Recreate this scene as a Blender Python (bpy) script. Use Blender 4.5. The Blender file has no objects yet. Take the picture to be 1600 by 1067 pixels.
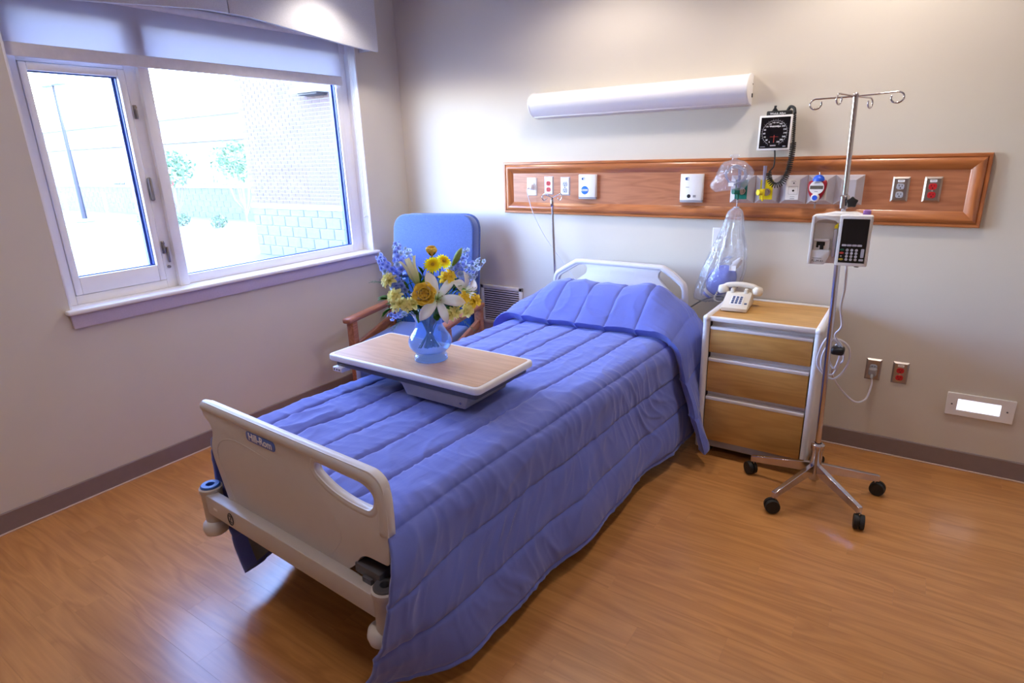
import bpy, bmesh, math, random
from mathutils import Vector, Matrix, noise, Euler
random.seed(7)
scene = bpy.context.scene
COL = scene.collection
PI = math.pi

# ------------------------------------------------------------------ camera
cam_data = bpy.data.cameras.new('camera')
cam_data.sensor_width = 36.0
cam_data.lens = 935.32 / 1600 * 36.0
cam_data.clip_start = 0.02
cam = bpy.data.objects.new('camera', cam_data)
COL.objects.link(cam)
cam.matrix_world = (Matrix.Translation((3.3441, -3.5440, 1.6280)) @ Matrix.Rotation(0.5964, 4, 'Z')
                    @ Matrix.Rotation(PI / 2 - 0.3053, 4, 'X') @ Matrix.Rotation(-0.0312, 4, 'Z'))
scene.camera = cam

# ------------------------------------------------------------------ sky, sun, exposure
world = bpy.data.worlds.new('sky')
scene.world = world
world.use_nodes = True
wn = world.node_tree.nodes
wl = world.node_tree.links
wn.clear()
sky = wn.new('ShaderNodeTexSky')
sky.sky_type = 'NISHITA'
sky.sun_disc = False
sky.sun_elevation = math.radians(48)
sky.sun_rotation = math.radians(53)
sky.air_density = 1.0
sky.dust_density = 0.6
tint = wn.new('ShaderNodeMixRGB')
tint.blend_type = 'MULTIPLY'
tint.inputs[0].default_value = 1.0
tint.inputs[2].default_value = (0.94, 0.94, 1.14, 1)      # camera white balance set for the warm lamps
wbg = wn.new('ShaderNodeBackground')
wbg.inputs['Strength'].default_value = 5.3
wout = wn.new('ShaderNodeOutputWorld')
wl.new(sky.outputs[0], tint.inputs[1])
wl.new(tint.outputs[0], wbg.inputs['Color'])
wl.new(wbg.outputs[0], wout.inputs['Surface'])

sun_data = bpy.data.lights.new('sun', 'SUN')
sun_data.energy = 3.0
sun_data.angle = math.radians(0.6)
sun_data.color = (1.0, 0.96, 0.95)
sun = bpy.data.objects.new('sun', sun_data)
COL.objects.link(sun)
sun.rotation_euler = Vector((0.60, 0.45, 0.85)).to_track_quat('Z', 'Y').to_euler()

scene.view_settings.view_transform = 'Standard'
scene.view_settings.look = 'None'
scene.view_settings.exposure = 0.27
scene.view_settings.gamma = 1.0
scene.view_settings.use_curve_mapping = False
scene.cycles.use_denoising = True
scene.cycles.max_bounces = 10
scene.cycles.diffuse_bounces = 5
scene.cycles.transparent_max_bounces = 16
scene.cycles.sample_clamp_indirect = 6.0
scene.cycles.caustics_reflective = False
scene.cycles.caustics_refractive = False

LAMP_COL = (1.0, 0.905, 0.80)
LAMP_W = 70.0

# ------------------------------------------------------------------ materials
def S(r, g, b):
    f = lambda c: (c / 255 / 12.92) if c <= 10.3 else ((c / 255 + 0.055) / 1.055) ** 2.4
    return (f(r), f(g), f(b), 1.0)

MATS = {}
def base_mat(name):
    m = bpy.data.materials.new(name)
    m.use_nodes = True
    nt = m.node_tree
    b = nt.nodes['Principled BSDF']
    MATS[name] = m
    return m, nt, b

def plain(name, col, rough=0.5, metal=0.0, spec=0.5, var=0.04, scale=30, bump=0.0, coat=0.0, emit=None, sheen=0.0, stretch=None, bscale=None):
    """principled with a little procedural mottling (and relief)"""
    m, nt, b = base_mat(name)
    N, L = nt.nodes, nt.links
    b.inputs['Roughness'].default_value = rough
    b.inputs['Metallic'].default_value = metal
    b.inputs['Specular IOR Level'].default_value = spec
    b.inputs['Coat Weight'].default_value = coat
    b.inputs['Sheen Weight'].default_value = sheen
    tc = N.new('ShaderNodeTexCoord')
    mp = N.new('ShaderNodeMapping')
    if stretch: mp.inputs['Scale'].default_value = stretch
    L.new(tc.outputs['Object'], mp.inputs[0])
    nz = N.new('ShaderNodeTexNoise')
    nz.inputs['Scale'].default_value = scale
    nz.inputs['Detail'].default_value = 4
    L.new(mp.outputs[0], nz.inputs['Vector'])
    cr = N.new('ShaderNodeValToRGB')
    c = Vector(col[:3])
    cr.color_ramp.elements[0].position = 0.3
    cr.color_ramp.elements[1].position = 0.7
    cr.color_ramp.elements[0].color = (*(c * (1 - var)), 1)
    cr.color_ramp.elements[1].color = (*(c * (1 + var)), 1)
    L.new(nz.outputs[0], cr.inputs[0])
    L.new(cr.outputs[0], b.inputs['Base Color'])
    if bump:
        bp = N.new('ShaderNodeBump')
        bp.inputs['Strength'].default_value = bump
        bp.inputs['Distance'].default_value = 0.002
        if bscale:
            n2 = N.new('ShaderNodeTexNoise'); n2.inputs['Scale'].default_value = bscale; n2.inputs['Detail'].default_value = 3
            L.new(mp.outputs[0], n2.inputs['Vector']); L.new(n2.outputs[0], bp.inputs['Height'])
        else:
            L.new(nz.outputs[0], bp.inputs['Height'])
        L.new(bp.outputs[0], b.inputs['Normal'])
    if emit:
        b.inputs['Emission Color'].default_value = emit[0]
        b.inputs['Emission Strength'].default_value = emit[1]
    return m

def wood(name, dark, light, axis='X', rough=0.4, scale=1.0, contrast=(0.3, 0.75), coat=0.0, pos='Object', rnd=0.0, spec=0.5, bump=0.12, fine=0.35):
    m, nt, b = base_mat(name)
    N, L = nt.nodes, nt.links
    b.inputs['Roughness'].default_value = rough
    b.inputs['Coat Weight'].default_value = coat
    b.inputs['Coat Roughness'].default_value = 0.2
    b.inputs['Specular IOR Level'].default_value = spec
    if pos == 'Object':
        src = N.new('ShaderNodeTexCoord').outputs['Object']
    else:
        src = N.new('ShaderNodeNewGeometry').outputs['Position']
    oi = N.new('ShaderNodeObjectInfo')
    off = N.new('ShaderNodeVectorMath'); off.operation = 'SCALE'
    off.inputs[0].default_value = (7.3, 3.1, 5.7)
    L.new(oi.outputs['Random'], off.inputs['Scale'])
    add = N.new('ShaderNodeVectorMath'); add.operation = 'ADD'
    L.new(src, add.inputs[0]); L.new(off.outputs[0], add.inputs[1])
    mp = N.new('ShaderNodeMapping')
    st = {'X': (1.1, 9, 9), 'Y': (9, 1.1, 9), 'Z': (9, 9, 1.1)}[axis]
    mp.inputs['Scale'].default_value = tuple(v * scale for v in st)
    L.new(add.outputs[0], mp.inputs[0])
    n1 = N.new('ShaderNodeTexNoise'); n1.inputs['Scale'].default_value = 1.3; n1.inputs['Detail'].default_value = 2; n1.inputs['Distortion'].default_value = 0.6
    L.new(mp.outputs[0], n1.inputs['Vector'])
    mul = N.new('ShaderNodeMath'); mul.operation = 'MULTIPLY'; mul.inputs[1].default_value = 9.0
    L.new(n1.outputs[0], mul.inputs[0])
    fr = N.new('ShaderNodeMath'); fr.operation = 'PINGPONG'; fr.inputs[1].default_value = 1.0
    L.new(mul.outputs[0], fr.inputs[0])
    mp2 = N.new('ShaderNodeMapping')
    st2 = {'X': (3, 110, 110), 'Y': (110, 3, 110), 'Z': (110, 110, 3)}[axis]
    mp2.inputs['Scale'].default_value = tuple(v * scale for v in st2)
    L.new(add.outputs[0], mp2.inputs[0])
    n2 = N.new('ShaderNodeTexNoise'); n2.inputs['Scale'].default_value = 1.0; n2.inputs['Detail'].default_value = 5
    L.new(mp2.outputs[0], n2.inputs['Vector'])
    mx = N.new('ShaderNodeMix'); mx.data_type = 'FLOAT'; mx.inputs[0].default_value = fine
    L.new(fr.outputs[0], mx.inputs[2]); L.new(n2.outputs[0], mx.inputs[3])
    cr = N.new('ShaderNodeValToRGB')
    cr.color_ramp.elements[0].position = contrast[0]; cr.color_ramp.elements[0].color = dark
    cr.color_ramp.elements[1].position = contrast[1]; cr.color_ramp.elements[1].color = light
    L.new(mx.outputs[0], cr.inputs[0])
    outc = cr.outputs[0]
    if rnd:
        hv = N.new('ShaderNodeHueSaturation')
        mr = N.new('ShaderNodeMapRange'); mr.inputs[3].default_value = 1 - rnd; mr.inputs[4].default_value = 1 + rnd
        L.new(oi.outputs['Random'], mr.inputs[0]); L.new(mr.outputs[0], hv.inputs['Value']); L.new(outc, hv.inputs['Color'])
        outc = hv.outputs[0]
    L.new(outc, b.inputs['Base Color'])
    bp = N.new('ShaderNodeBump'); bp.inputs['Strength'].default_value = bump; bp.inputs['Distance'].default_value = 0.001
    L.new(n2.outputs[0], bp.inputs['Height']); L.new(bp.outputs[0], b.inputs['Normal'])
    return m

def sheer(name, col, clear, rough=0.1, gloss=0.1, transl=0.0, tint=(1, 1, 1, 1), wrinkle=0.0, wscale=40):
    """see-through film / glass: transparent + a little diffuse, translucent and gloss"""
    m, nt, b = base_mat(name)
    N, L = nt.nodes, nt.links
    out = nt.nodes['Material Output']
    N.remove(b)
    tr = N.new('ShaderNodeBsdfTransparent'); tr.inputs[0].default_value = tint
    df = N.new('ShaderNodeBsdfDiffuse'); df.inputs[0].default_value = col
    tl = N.new('ShaderNodeBsdfTranslucent'); tl.inputs[0].default_value = col
    gl = N.new('ShaderNodeBsdfGlossy'); gl.inputs['Roughness'].default_value = rough
    m1 = N.new('ShaderNodeMixShader'); m1.inputs[0].default_value = transl
    L.new(df.outputs[0], m1.inputs[1]); L.new(tl.outputs[0], m1.inputs[2])
    m2 = N.new('ShaderNodeMixShader'); m2.inputs[0].default_value = clear
    L.new(m1.outputs[0], m2.inputs[1]); L.new(tr.outputs[0], m2.inputs[2])
    m3 = N.new('ShaderNodeMixShader')
    fz = N.new('ShaderNodeLayerWeight'); fz.inputs['Blend'].default_value = 0.5     # thin film: Schlick on the facing angle
    pw = N.new('ShaderNodeMath'); pw.operation = 'POWER'; pw.inputs[1].default_value = 5.0
    L.new(fz.outputs['Facing'], pw.inputs[0])
    sc = N.new('ShaderNodeMath'); sc.operation = 'MULTIPLY_ADD'; sc.inputs[1].default_value = 0.9; sc.inputs[2].default_value = gloss * 0.4; sc.use_clamp = True
    L.new(pw.outputs[0], sc.inputs[0]); L.new(sc.outputs[0], m3.inputs[0])
    L.new(m2.outputs[0], m3.inputs[1]); L.new(gl.outputs[0], m3.inputs[2])
    if wrinkle:
        tc = N.new('ShaderNodeTexCoord')
        nz = N.new('ShaderNodeTexNoise'); nz.inputs['Scale'].default_value = wscale; nz.inputs['Distortion'].default_value = 1.5
        L.new(tc.outputs['Object'], nz.inputs['Vector'])
        bp = N.new('ShaderNodeBump'); bp.inputs['Strength'].default_value = wrinkle; bp.inputs['Distance'].default_value = 0.01
        L.new(nz.outputs[0], bp.inputs['Height'])
        L.new(bp.outputs[0], gl.inputs['Normal']); L.new(bp.outputs[0], fz.inputs['Normal'])
    L.new(m3.outputs[0], out.inputs['Surface'])
    return m

def weave(name, col, scale=350, rough=0.9, var=0.18, bump=0.3, sheen=0.3):
    m, nt, b = base_mat(name)
    N, L = nt.nodes, nt.links
    b.inputs['Roughness'].default_value = rough
    b.inputs['Specular IOR Level'].default_value = 0.2
    b.inputs['Sheen Weight'].default_value = sheen
    tc = N.new('ShaderNodeTexCoord')
    n1 = N.new('ShaderNodeTexNoise'); n1.inputs['Scale'].default_value = scale; n1.inputs['Detail'].default_value = 2
    L.new(tc.outputs['Object'], n1.inputs['Vector'])
    cr = N.new('ShaderNodeValToRGB')
    c = Vector(col[:3])
    cr.color_ramp.elements[0].position = 0.3; cr.color_ramp.elements[1].position = 0.7
    cr.color_ramp.elements[0].color = (*(c * (1 - var)), 1); cr.color_ramp.elements[1].color = (*(c * (1 + var)), 1)
    L.new(n1.outputs[0], cr.inputs[0]); L.new(cr.outputs[0], b.inputs['Base Color'])
    bp = N.new('ShaderNodeBump'); bp.inputs['Strength'].default_value = bump; bp.inputs['Distance'].default_value = 0.001
    L.new(n1.outputs[0], bp.inputs['Height']); L.new(bp.outputs[0], b.inputs['Normal'])
    return m

plain('wall_paint', S(208, 200, 189), 0.75, spec=0.25, var=0.012, scale=4, bump=0.05, bscale=260)
plain('ceiling_paint', S(235, 232, 226), 0.9, spec=0.1, var=0.02, scale=60, bump=0.2)
plain('baseboard_vinyl', S(132, 114, 110), 0.55, var=0.03)
plain('floor_edge_strip', S(215, 190, 180), 0.5)
wood('floor_plank', S(176, 116, 60), S(212, 150, 88), 'X', rough=0.34, scale=1.0, contrast=(0.1, 0.95), pos='World', rnd=0.03, spec=0.5, bump=0.05, coat=0.55, fine=0.55)
plain('subfloor', S(150, 98, 52), 0.8)
plain('white_trim', S(238, 236, 240), 0.35, var=0.01)
plain('window_vinyl', S(240, 238, 240), 0.35, var=0.01)
plain('apron_laminate', S(196, 184, 204), 0.5, var=0.09, scale=420)
plain('gasket_fringe_blue', S(28, 60, 140), 0.4)  # blue lens fringe along the bright pane edges, painted into the gasket colour
plain('gasket_dark', S(40, 40, 46), 0.6)
sheer('window_glass', (0.8, 0.95, 1, 1), 0.985, 0.0, 0.1, tint=(0.97, 0.99, 1, 1))
sheer('shade_fabric', S(196, 192, 204), 0.0, 0.6, 0.0, transl=0.15)
plain('hem_bar', S(225, 220, 222), 0.5)
weave('valance_fabric', S(196, 196, 202), 420, var=0.1, bump=0.25)
plain('valance_seam', S(70, 72, 84), 0.9)
plain('pewter', S(150, 142, 140), 0.3, metal=0.9)
plain('chrome', S(205, 200, 205), 0.12, metal=1.0, var=0.01)
plain('brushed_steel', S(178, 168, 164), 0.32, metal=1.0, var=0.05, stretch=(1, 1, 30), scale=60)
plain('pale_steel', S(206, 202, 212), 0.35, metal=0.35, var=0.03)
plain('white_plastic', S(232, 230, 232), 0.35, var=0.01)
plain('cream_plastic', S(222, 214, 200), 0.32, var=0.012)
plain('bed_plastic', S(210, 206, 209), 0.38, var=0.012, bump=0.06, bscale=600)
plain('bed_steel_paint', S(196, 190, 190), 0.4, var=0.012)
plain('grey_plastic', S(150, 146, 152), 0.5)
plain('dark_grey_plastic', S(84, 84, 94), 0.5)
plain('black_plastic', S(22, 22, 26), 0.42)
plain('black_rubber', S(26, 25, 26), 0.6, bump=0.1)
plain('black_gloss', S(14, 13, 20), 0.12, var=0.02)
plain('bed_blue_cap', S(48, 92, 176), 0.4)
plain('badge_blue', S(78, 108, 196), 0.35)
plain('ink_white', S(240, 240, 245), 0.5)
plain('ink_dark', S(40, 42, 60), 0.6)
plain('ink_grey', S(140, 138, 145), 0.6)
plain('mattress_vinyl', S(30, 48, 120), 0.45)
wood('panel_wood', S(156, 94, 64), S(186, 122, 86), 'X', rough=0.36, scale=1.6, contrast=(0.0, 1.0), coat=0.2, bump=0.05)
wood('rail_wood_x', S(152, 86, 46), S(186, 112, 62), 'X', rough=0.28, scale=1.4, contrast=(0.1, 0.95), coat=0.35, bump=0.04)
wood('rail_wood_z', S(152, 86, 46), S(186, 112, 62), 'Z', rough=0.28, scale=1.4, contrast=(0.1, 0.95), coat=0.35, bump=0.04)
wood('stand_laminate', S(186, 138, 72), S(208, 160, 92), 'X', rough=0.42, scale=1.3, contrast=(0.0, 1.0), bump=0.02, fine=0.3)
wood('table_laminate', S(188, 144, 106), S(206, 164, 126), 'X', rough=0.3, scale=1.3, contrast=(0.0, 1.0), bump=0.01, fine=0.3)
wood('chair_wood', S(140, 84, 58), S(180, 116, 82), 'Y', rough=0.38, scale=2, contrast=(0.1, 0.95), bump=0.05)
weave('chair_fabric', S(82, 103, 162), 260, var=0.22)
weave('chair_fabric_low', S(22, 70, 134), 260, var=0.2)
plain('outlet_red', S(186, 28, 34), 0.4)
plain('outlet_grey', S(170, 172, 186), 0.4)
plain('slot_black', S(12, 10, 10), 0.7)
plain('call_blue', S(20, 104, 214), 0.35)
plain('call_navy', S(40, 72, 130), 0.35)
plain('green_plastic', S(8, 112, 96), 0.4)
plain('yellow_plastic', S(236, 214, 24), 0.4)
plain('red_plastic', S(150, 20, 40), 0.35)
plain('blue_plastic', S(36, 88, 214), 0.35)
plain('purple_plastic', S(140, 96, 168), 0.4)
plain('lcd_grey', S(98, 92, 86), 0.25)
plain('key_grey', S(188, 184, 196), 0.45)
plain('key_green', S(30, 90, 66), 0.45)
plain('key_red', S(196, 70, 60), 0.45)
plain('key_gold', S(190, 170, 50), 0.45)
plain('phone_key', S(70, 86, 128), 0.5)
plain('cord_white', S(214, 212, 224), 0.45)
plain('cord_grey', S(120, 118, 120), 0.5)
plain('ambu_blue', S(112, 128, 224), 0.4)
sheer('bag_film', S(225, 228, 245), 0.78, 0.10, 0.28, transl=0.4, wrinkle=1.0, wscale=34)
sheer('tube_film', S(190, 196, 225), 0.45, 0.1, 0.1, transl=0.4)
sheer('flow_tube', S(170, 170, 205), 0.35, 0.1, 0.1, transl=0.3)
plain('fixture_white', S(246, 243, 244), 0.32, var=0.008, coat=0.2)
plain('fixture_lens', S(244, 242, 248), 0.28, var=0.008, coat=0.3, stretch=(1, 60, 60), scale=8)
plain('vent_white', S(232, 230, 234), 0.45)
plain('vent_dark', S(24, 23, 28), 0.8)
plain('night_glow', S(235, 238, 255), 0.4, emit=((0.74, 0.78, 1.0, 1), 1.35))
plain('lamp_glow', S(255, 245, 230), 0.4, emit=((1.0, 0.88, 0.72, 1), 6.0))

# comforter: fine crinkled cotton
def comforter_mat():
    m, nt, b = base_mat('comforter_cotton')
    N, L = nt.nodes, nt.links
    b.inputs['Roughness'].default_value = 0.85
    b.inputs['Specular IOR Level'].default_value = 0.2
    b.inputs['Sheen Weight'].default_value = 0.35
    b.inputs['Sheen Roughness'].default_value = 0.4
    tc = N.new('ShaderNodeTexCoord')
    n1 = N.new('ShaderNodeTexNoise'); n1.inputs['Scale'].default_value = 5; n1.inputs['Detail'].default_value = 4
    L.new(tc.outputs['Object'], n1.inputs['Vector'])
    cr = N.new('ShaderNodeValToRGB')
    cr.color_ramp.elements[0].color = S(98, 109, 187); cr.color_ramp.elements[1].color = S(113, 125, 204)
    L.new(n1.outputs[0], cr.inputs[0]); L.new(cr.outputs[0], b.inputs['Base Color'])
    mp = N.new('ShaderNodeMapping'); mp.inputs['Scale'].default_value = (46, 11, 16)
    L.new(tc.outputs['Object'], mp.inputs[0])
    n2 = N.new('ShaderNodeTexNoise'); n2.inputs['Scale'].default_value = 1; n2.inputs['Detail'].default_value = 3; n2.inputs['Distortion'].default_value = 0.7
    L.new(mp.outputs[0], n2.inputs['Vector'])
    bp = N.new('ShaderNodeBump'); bp.inputs['Strength'].default_value = 0.30; bp.inputs['Distance'].default_value = 0.006
    L.new(n2.outputs[0], bp.inputs['Height']); L.new(bp.outputs[0], b.inputs['Normal'])
comforter_mat()

# ------------------------------------------------------------------ mesh helpers
ROOTM = {}
class B:
    """collects shapes; build() links them as one mesh object"""
    def __init__(s): s.v = []; s.f = []
    def add(s, vs, fs, M=None):
        o = len(s.v)
        for p in vs:
            p = Vector(p)
            s.v.append(tuple(M @ p) if M is not None else tuple(p))
        s.f += [tuple(i + o for i in f) for f in fs]
        return s
    def bm(s, bm, M=None):
        bm.verts.index_update()
        vs = [v.co.copy() for v in bm.verts]
        fs = [[v.index for v in f.verts] for f in bm.faces]
        bm.free()
        return s.add(vs, fs, M)
    def box(s, lo, hi, bev=0.0, seg=2, M=None):
        b = bmesh.new()
        bmesh.ops.create_cube(b, size=1)
        c = [(lo[i] + hi[i]) / 2 for i in range(3)]
        d = [abs(hi[i] - lo[i]) for i in range(3)]
        for v in b.verts: v.co = Vector((c[0] + v.co.x * d[0], c[1] + v.co.y * d[1], c[2] + v.co.z * d[2]))
        if bev > 0:
            bmesh.ops.bevel(b, geom=b.edges[:], offset=min(bev, min(d) * 0.48), segments=seg, profile=0.5, affect='EDGES')
        return s.bm(b, M)
    def cyl(s, p0, p1, r0, r1=None, seg=16, caps=True, M=None):
        r1 = r0 if r1 is None else r1
        p0, p1 = Vector(p0), Vector(p1)
        q = (p1 - p0).to_track_quat('Z', 'Y')
        vs = []
        for p, r in ((p0, r0), (p1, r1)):
            for i in range(seg):
                a = 2 * PI * i / seg
                vs.append(p + q @ Vector((r * math.cos(a), r * math.sin(a), 0)))
        fs = [(i, (i + 1) % seg, seg + (i + 1) % seg, seg + i) for i in range(seg)]
        if caps: fs += [tuple(range(seg - 1, -1, -1)), tuple(range(seg, 2 * seg))]
        return s.add(vs, fs, M)
    def lathe(s, prof, seg=24, M=None, close=False):
        vs = []; fs = []
        n = len(prof)
        for i in range(seg):
            a = 2 * PI * i / seg
            for r, z in prof: vs.append((r * math.cos(a), r * math.sin(a), z))
        for i in range(seg):
            j = (i + 1) % seg
            for k in range(n - 1): fs.append((i * n + k, j * n + k, j * n + k + 1, i * n + k + 1))
        return s.add(vs, fs, M)
    def tube(s, pts, r, seg=8, closed=False, smooth=0, M=None, taper=None):
        pts = [Vector(p) for p in pts]
        if smooth: pts = catmull(pts, smooth, closed)
        n = len(pts)
        vs = []; fs = []
        up = None
        for i, p in enumerate(pts):
            a = pts[(i - 1) % n] if (closed or i > 0) else p
            b = pts[(i + 1) % n] if (closed or i < n - 1) else p
            t = (b - a)
            t = t.normalized() if t.length > 1e-9 else Vector((0, 0, 1))
            if up is None:
                up = t.orthogonal().normalized()
            else:
                up = (up - t * up.dot(t))
                up = up.normalized() if up.length > 1e-6 else t.orthogonal().normalized()
            sd = t.cross(up)
            rr = r if taper is None else r * (taper[0] + (taper[1] - taper[0]) * i / max(1, n - 1))
            for k in range(seg):
                an = 2 * PI * k / seg
                vs.append(p + (up * math.cos(an) + sd * math.sin(an)) * rr)
        m = n if closed else n - 1
        for i in range(m):
            j = (i + 1) % n
            for k in range(seg):
                l = (k + 1) % seg
                fs.append((i * seg + k, i * seg + l, j * seg + l, j * seg + k))
        if not closed:
            fs += [tuple(range(seg - 1, -1, -1)), tuple(range((n - 1) * seg, n * seg))]
        return s.add(vs, fs, M)
    def ball(s, c, r, seg=12, M=None):
        b = bmesh.new()
        bmesh.ops.create_uvsphere(b, u_segments=seg, v_segments=max(6, seg * 2 // 3), radius=1)
        rr = r if hasattr(r, '__len__') else (r, r, r)
        for v in b.verts: v.co = Vector((c[0] + v.co.x * rr[0], c[1] + v.co.y * rr[1], c[2] + v.co.z * rr[2]))
        return s.bm(b, M)
    def prism(s, poly, d0, d1, plane='xz', bev=0.0, seg=2, holes=(), M=None):
        """extrude a 2-D outline (with holes); plane 'xz' extrudes along y, 'xy' along z, 'yz' along x"""
        b = bmesh.new()
        P = {'xz': lambda a, c, d: Vector((a, d, c)), 'xy': lambda a, c, d: Vector((a, c, d)), 'yz': lambda a, c, d: Vector((d, a, c))}[plane]
        es = []
        for loop in [poly] + list(holes):
            vs = [b.verts.new(P(a, c, d0)) for a, c in loop]
            es += [b.edges.new((vs[i], vs[(i + 1) % len(vs)])) for i in range(len(vs))]
        if holes:
            bmesh.ops.triangle_fill(b, edges=es, use_beauty=True)
            fs = b.faces[:]
        else:
            fs = [b.faces.new(b.verts[:])]
        outline = [e for e in b.edges if len(e.link_faces) == 1]
        r = bmesh.ops.extrude_face_region(b, geom=fs)
        nv = [g for g in r['geom'] if isinstance(g, bmesh.types.BMVert)]
        dv = P(0, 0, d1) - P(0, 0, d0)
        for v in nv: v.co += dv
        bmesh.ops.recalc_face_normals(b, faces=b.faces[:])
        if bev > 0:
            eds = []
            for e in b.edges:
                if len(e.link_faces) == 2 and e.calc_face_angle(0) > 1.2:
                    eds.append(e)
            bmesh.ops.bevel(b, geom=eds, offset=bev, segments=seg, profile=0.5, affect='EDGES', clamp_overlap=True)
        return s.bm(b, M)
    def build(s, name, mat, parent=None, sharp=40, world=False, mods=None):
        me = bpy.data.meshes.new(name)
        me.from_pydata(s.v, [], s.f)
        me.validate()
        return link_mesh(name, me, mat, parent, sharp, world)

def link_mesh(name, me, mat, parent=None, sharp=40, world=False):
    b = bmesh.new(); b.from_mesh(me)
    bmesh.ops.recalc_face_normals(b, faces=b.faces[:])
    b.to_mesh(me); b.free()
    if sharp:
        me.shade_smooth()
        if sharp < 180: me.set_sharp_from_angle(angle=math.radians(sharp))
    if mat: me.materials.append(MATS[mat])
    o = bpy.data.objects.new(name, me)
    COL.objects.link(o)
    if parent is not None:
        o.parent = parent
        if world: o.matrix_parent_inverse = ROOTM[parent.name].inverted()
    return o

def tag(o, label, cat, group=None):
    o['label'] = label; o['category'] = cat
    if group: o['group'] = group
    return o

def thing(name, label, cat, loc=(0, 0, 0), rz=0.0, group=None, rot=None):
    o = bpy.data.objects.new(name, None)
    o.empty_display_size = 0.05
    COL.objects.link(o)
    o.location = loc
    o.rotation_euler = rot if rot else (0, 0, rz)
    ROOTM[o.name] = Matrix.LocRotScale(Vector(loc), o.rotation_euler, None)
    return tag(o, label, cat, group)

def struct_root(name, loc):
    o = bpy.data.objects.new(name, None)
    o.empty_display_size = 0.05
    COL.objects.link(o); o.location = loc
    ROOTM[o.name] = Matrix.Translation(loc)
    o['kind'] = 'structure'
    return o

def struct(o):
    o['kind'] = 'structure'
    return o

def catmull(pts, n, closed=False):
    out = []
    m = len(pts)
    rng = range(m) if closed else range(m - 1)
    for i in rng:
        if closed: p0, p1, p2, p3 = pts[(i - 1) % m], pts[i], pts[(i + 1) % m], pts[(i + 2) % m]
        else: p0, p1, p2, p3 = pts[max(i - 1, 0)], pts[i], pts[i + 1], pts[min(i + 2, m - 1)]
        for k in range(n):
            t = k / n
            out.append(0.5 * ((2 * p1) + (p2 - p0) * t + (2 * p0 - 5 * p1 + 4 * p2 - p3) * t * t + (3 * p1 - p0 - 3 * p2 + p3) * t ** 3))
    if not closed: out.append(pts[-1].copy())
    return out

def rpoly(pts, r, n=5):
    """round the corners of a polygon; r one radius or one per corner"""
    out = []
    m = len(pts)
    for i in range(m):
        p = Vector((*pts[i], 0)); a = Vector((*pts[i - 1], 0)); b = Vector((*pts[(i + 1) % m], 0))
        rr = r[i] if hasattr(r, '__len__') else r
        if rr <= 0: out.append((p.x, p.y)); continue
        da, db = (a - p), (b - p)
        t = min(rr, da.length * 0.48, db.length * 0.48)
        s, e = p + da.normalized() * t, p + db.normalized() * t
        for k in range(n + 1):
            u = k / n
            q = s * (1 - u) ** 2 + p * 2 * u * (1 - u) + e * u * u
            out.append((q.x, q.y))
    return out

def offset_poly(pts, d):
    m = len(pts)
    ar = sum(pts[i][0] * pts[(i + 1) % m][1] - pts[(i + 1) % m][0] * pts[i][1] for i in range(m))
    sg = 1 if ar > 0 else -1
    out = []
    for i in range(m):
        a, b = pts[i - 1], pts[(i + 1) % m]
        t = Vector((b[0] - a[0], b[1] - a[1]))
        if t.length < 1e-9: out.append(pts[i]); continue
        t.normalize()
        out.append((pts[i][0] + t.y * d * sg, pts[i][1] - t.x * d * sg))
    return out

def rect(x0, z0, x1, z1): return [(x0, z0), (x1, z0), (x1, z1), (x0, z1)]

def text(body, size, mat, parent, M, name='lettering', extrude=0.0006, sx=1.0, bold=0.0):
    cu = bpy.data.curves.new('lettering', 'FONT')
    cu.body = body; cu.size = size; cu.align_x = 'CENTER'; cu.align_y = 'CENTER'
    cu.extrude = extrude; cu.resolution_u = 3; cu.offset = bold
    t = bpy.data.objects.new('lettering_tmp', cu)
    COL.objects.link(t)
    dg = bpy.context.evaluated_depsgraph_get(); dg.update()
    me = bpy.data.meshes.new_from_object(t.evaluated_get(dg))
    bpy.data.objects.remove(t); bpy.data.curves.remove(cu)
    me.transform(M @ Matrix.Diagonal((sx, 1, 1, 1)))
    me.materials.clear()
    return link_mesh(name, me, mat, parent, 0)

FACE_Y = Matrix(((1, 0, 0, 0), (0, 0, -1, 0), (0, 1, 0, 0), (0, 0, 0, 1)))   # text plane facing -y
def at(x, y, z): return Matrix.Translation((x, y, z)) @ FACE_Y

def dup(root, loc=None, rz=None, label=None):
    r = root.copy(); COL.objects.link(r)
    if loc is not None: r.location = loc
    if rz is not None: r.rotation_euler = (0, 0, rz)
    if label: r['label'] = label
    for ch in root.children:
        c = ch.copy(); COL.objects.link(c); c.parent = r
        for g in ch.children:
            d = g.copy(); COL.objects.link(d); d.parent = c
    return r

def sstep(a, b, x):
    t = max(0.0, min(1.0, (x - a) / (b - a)))
    return t * t * (3 - 2 * t)

def nz(x, y, z=0.0): return noise.noise(Vector((x, y, z)))

# ================================================================== THE ROOM
RX, RY, CH = 4.7, -4.7, 2.74           # right wall, wall behind the camera, ceiling height
OY0, OY1, OZ0, OZ1 = -2.40, -0.413, 0.945, 2.42      # window opening in the left wall
WT = 0.22

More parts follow.
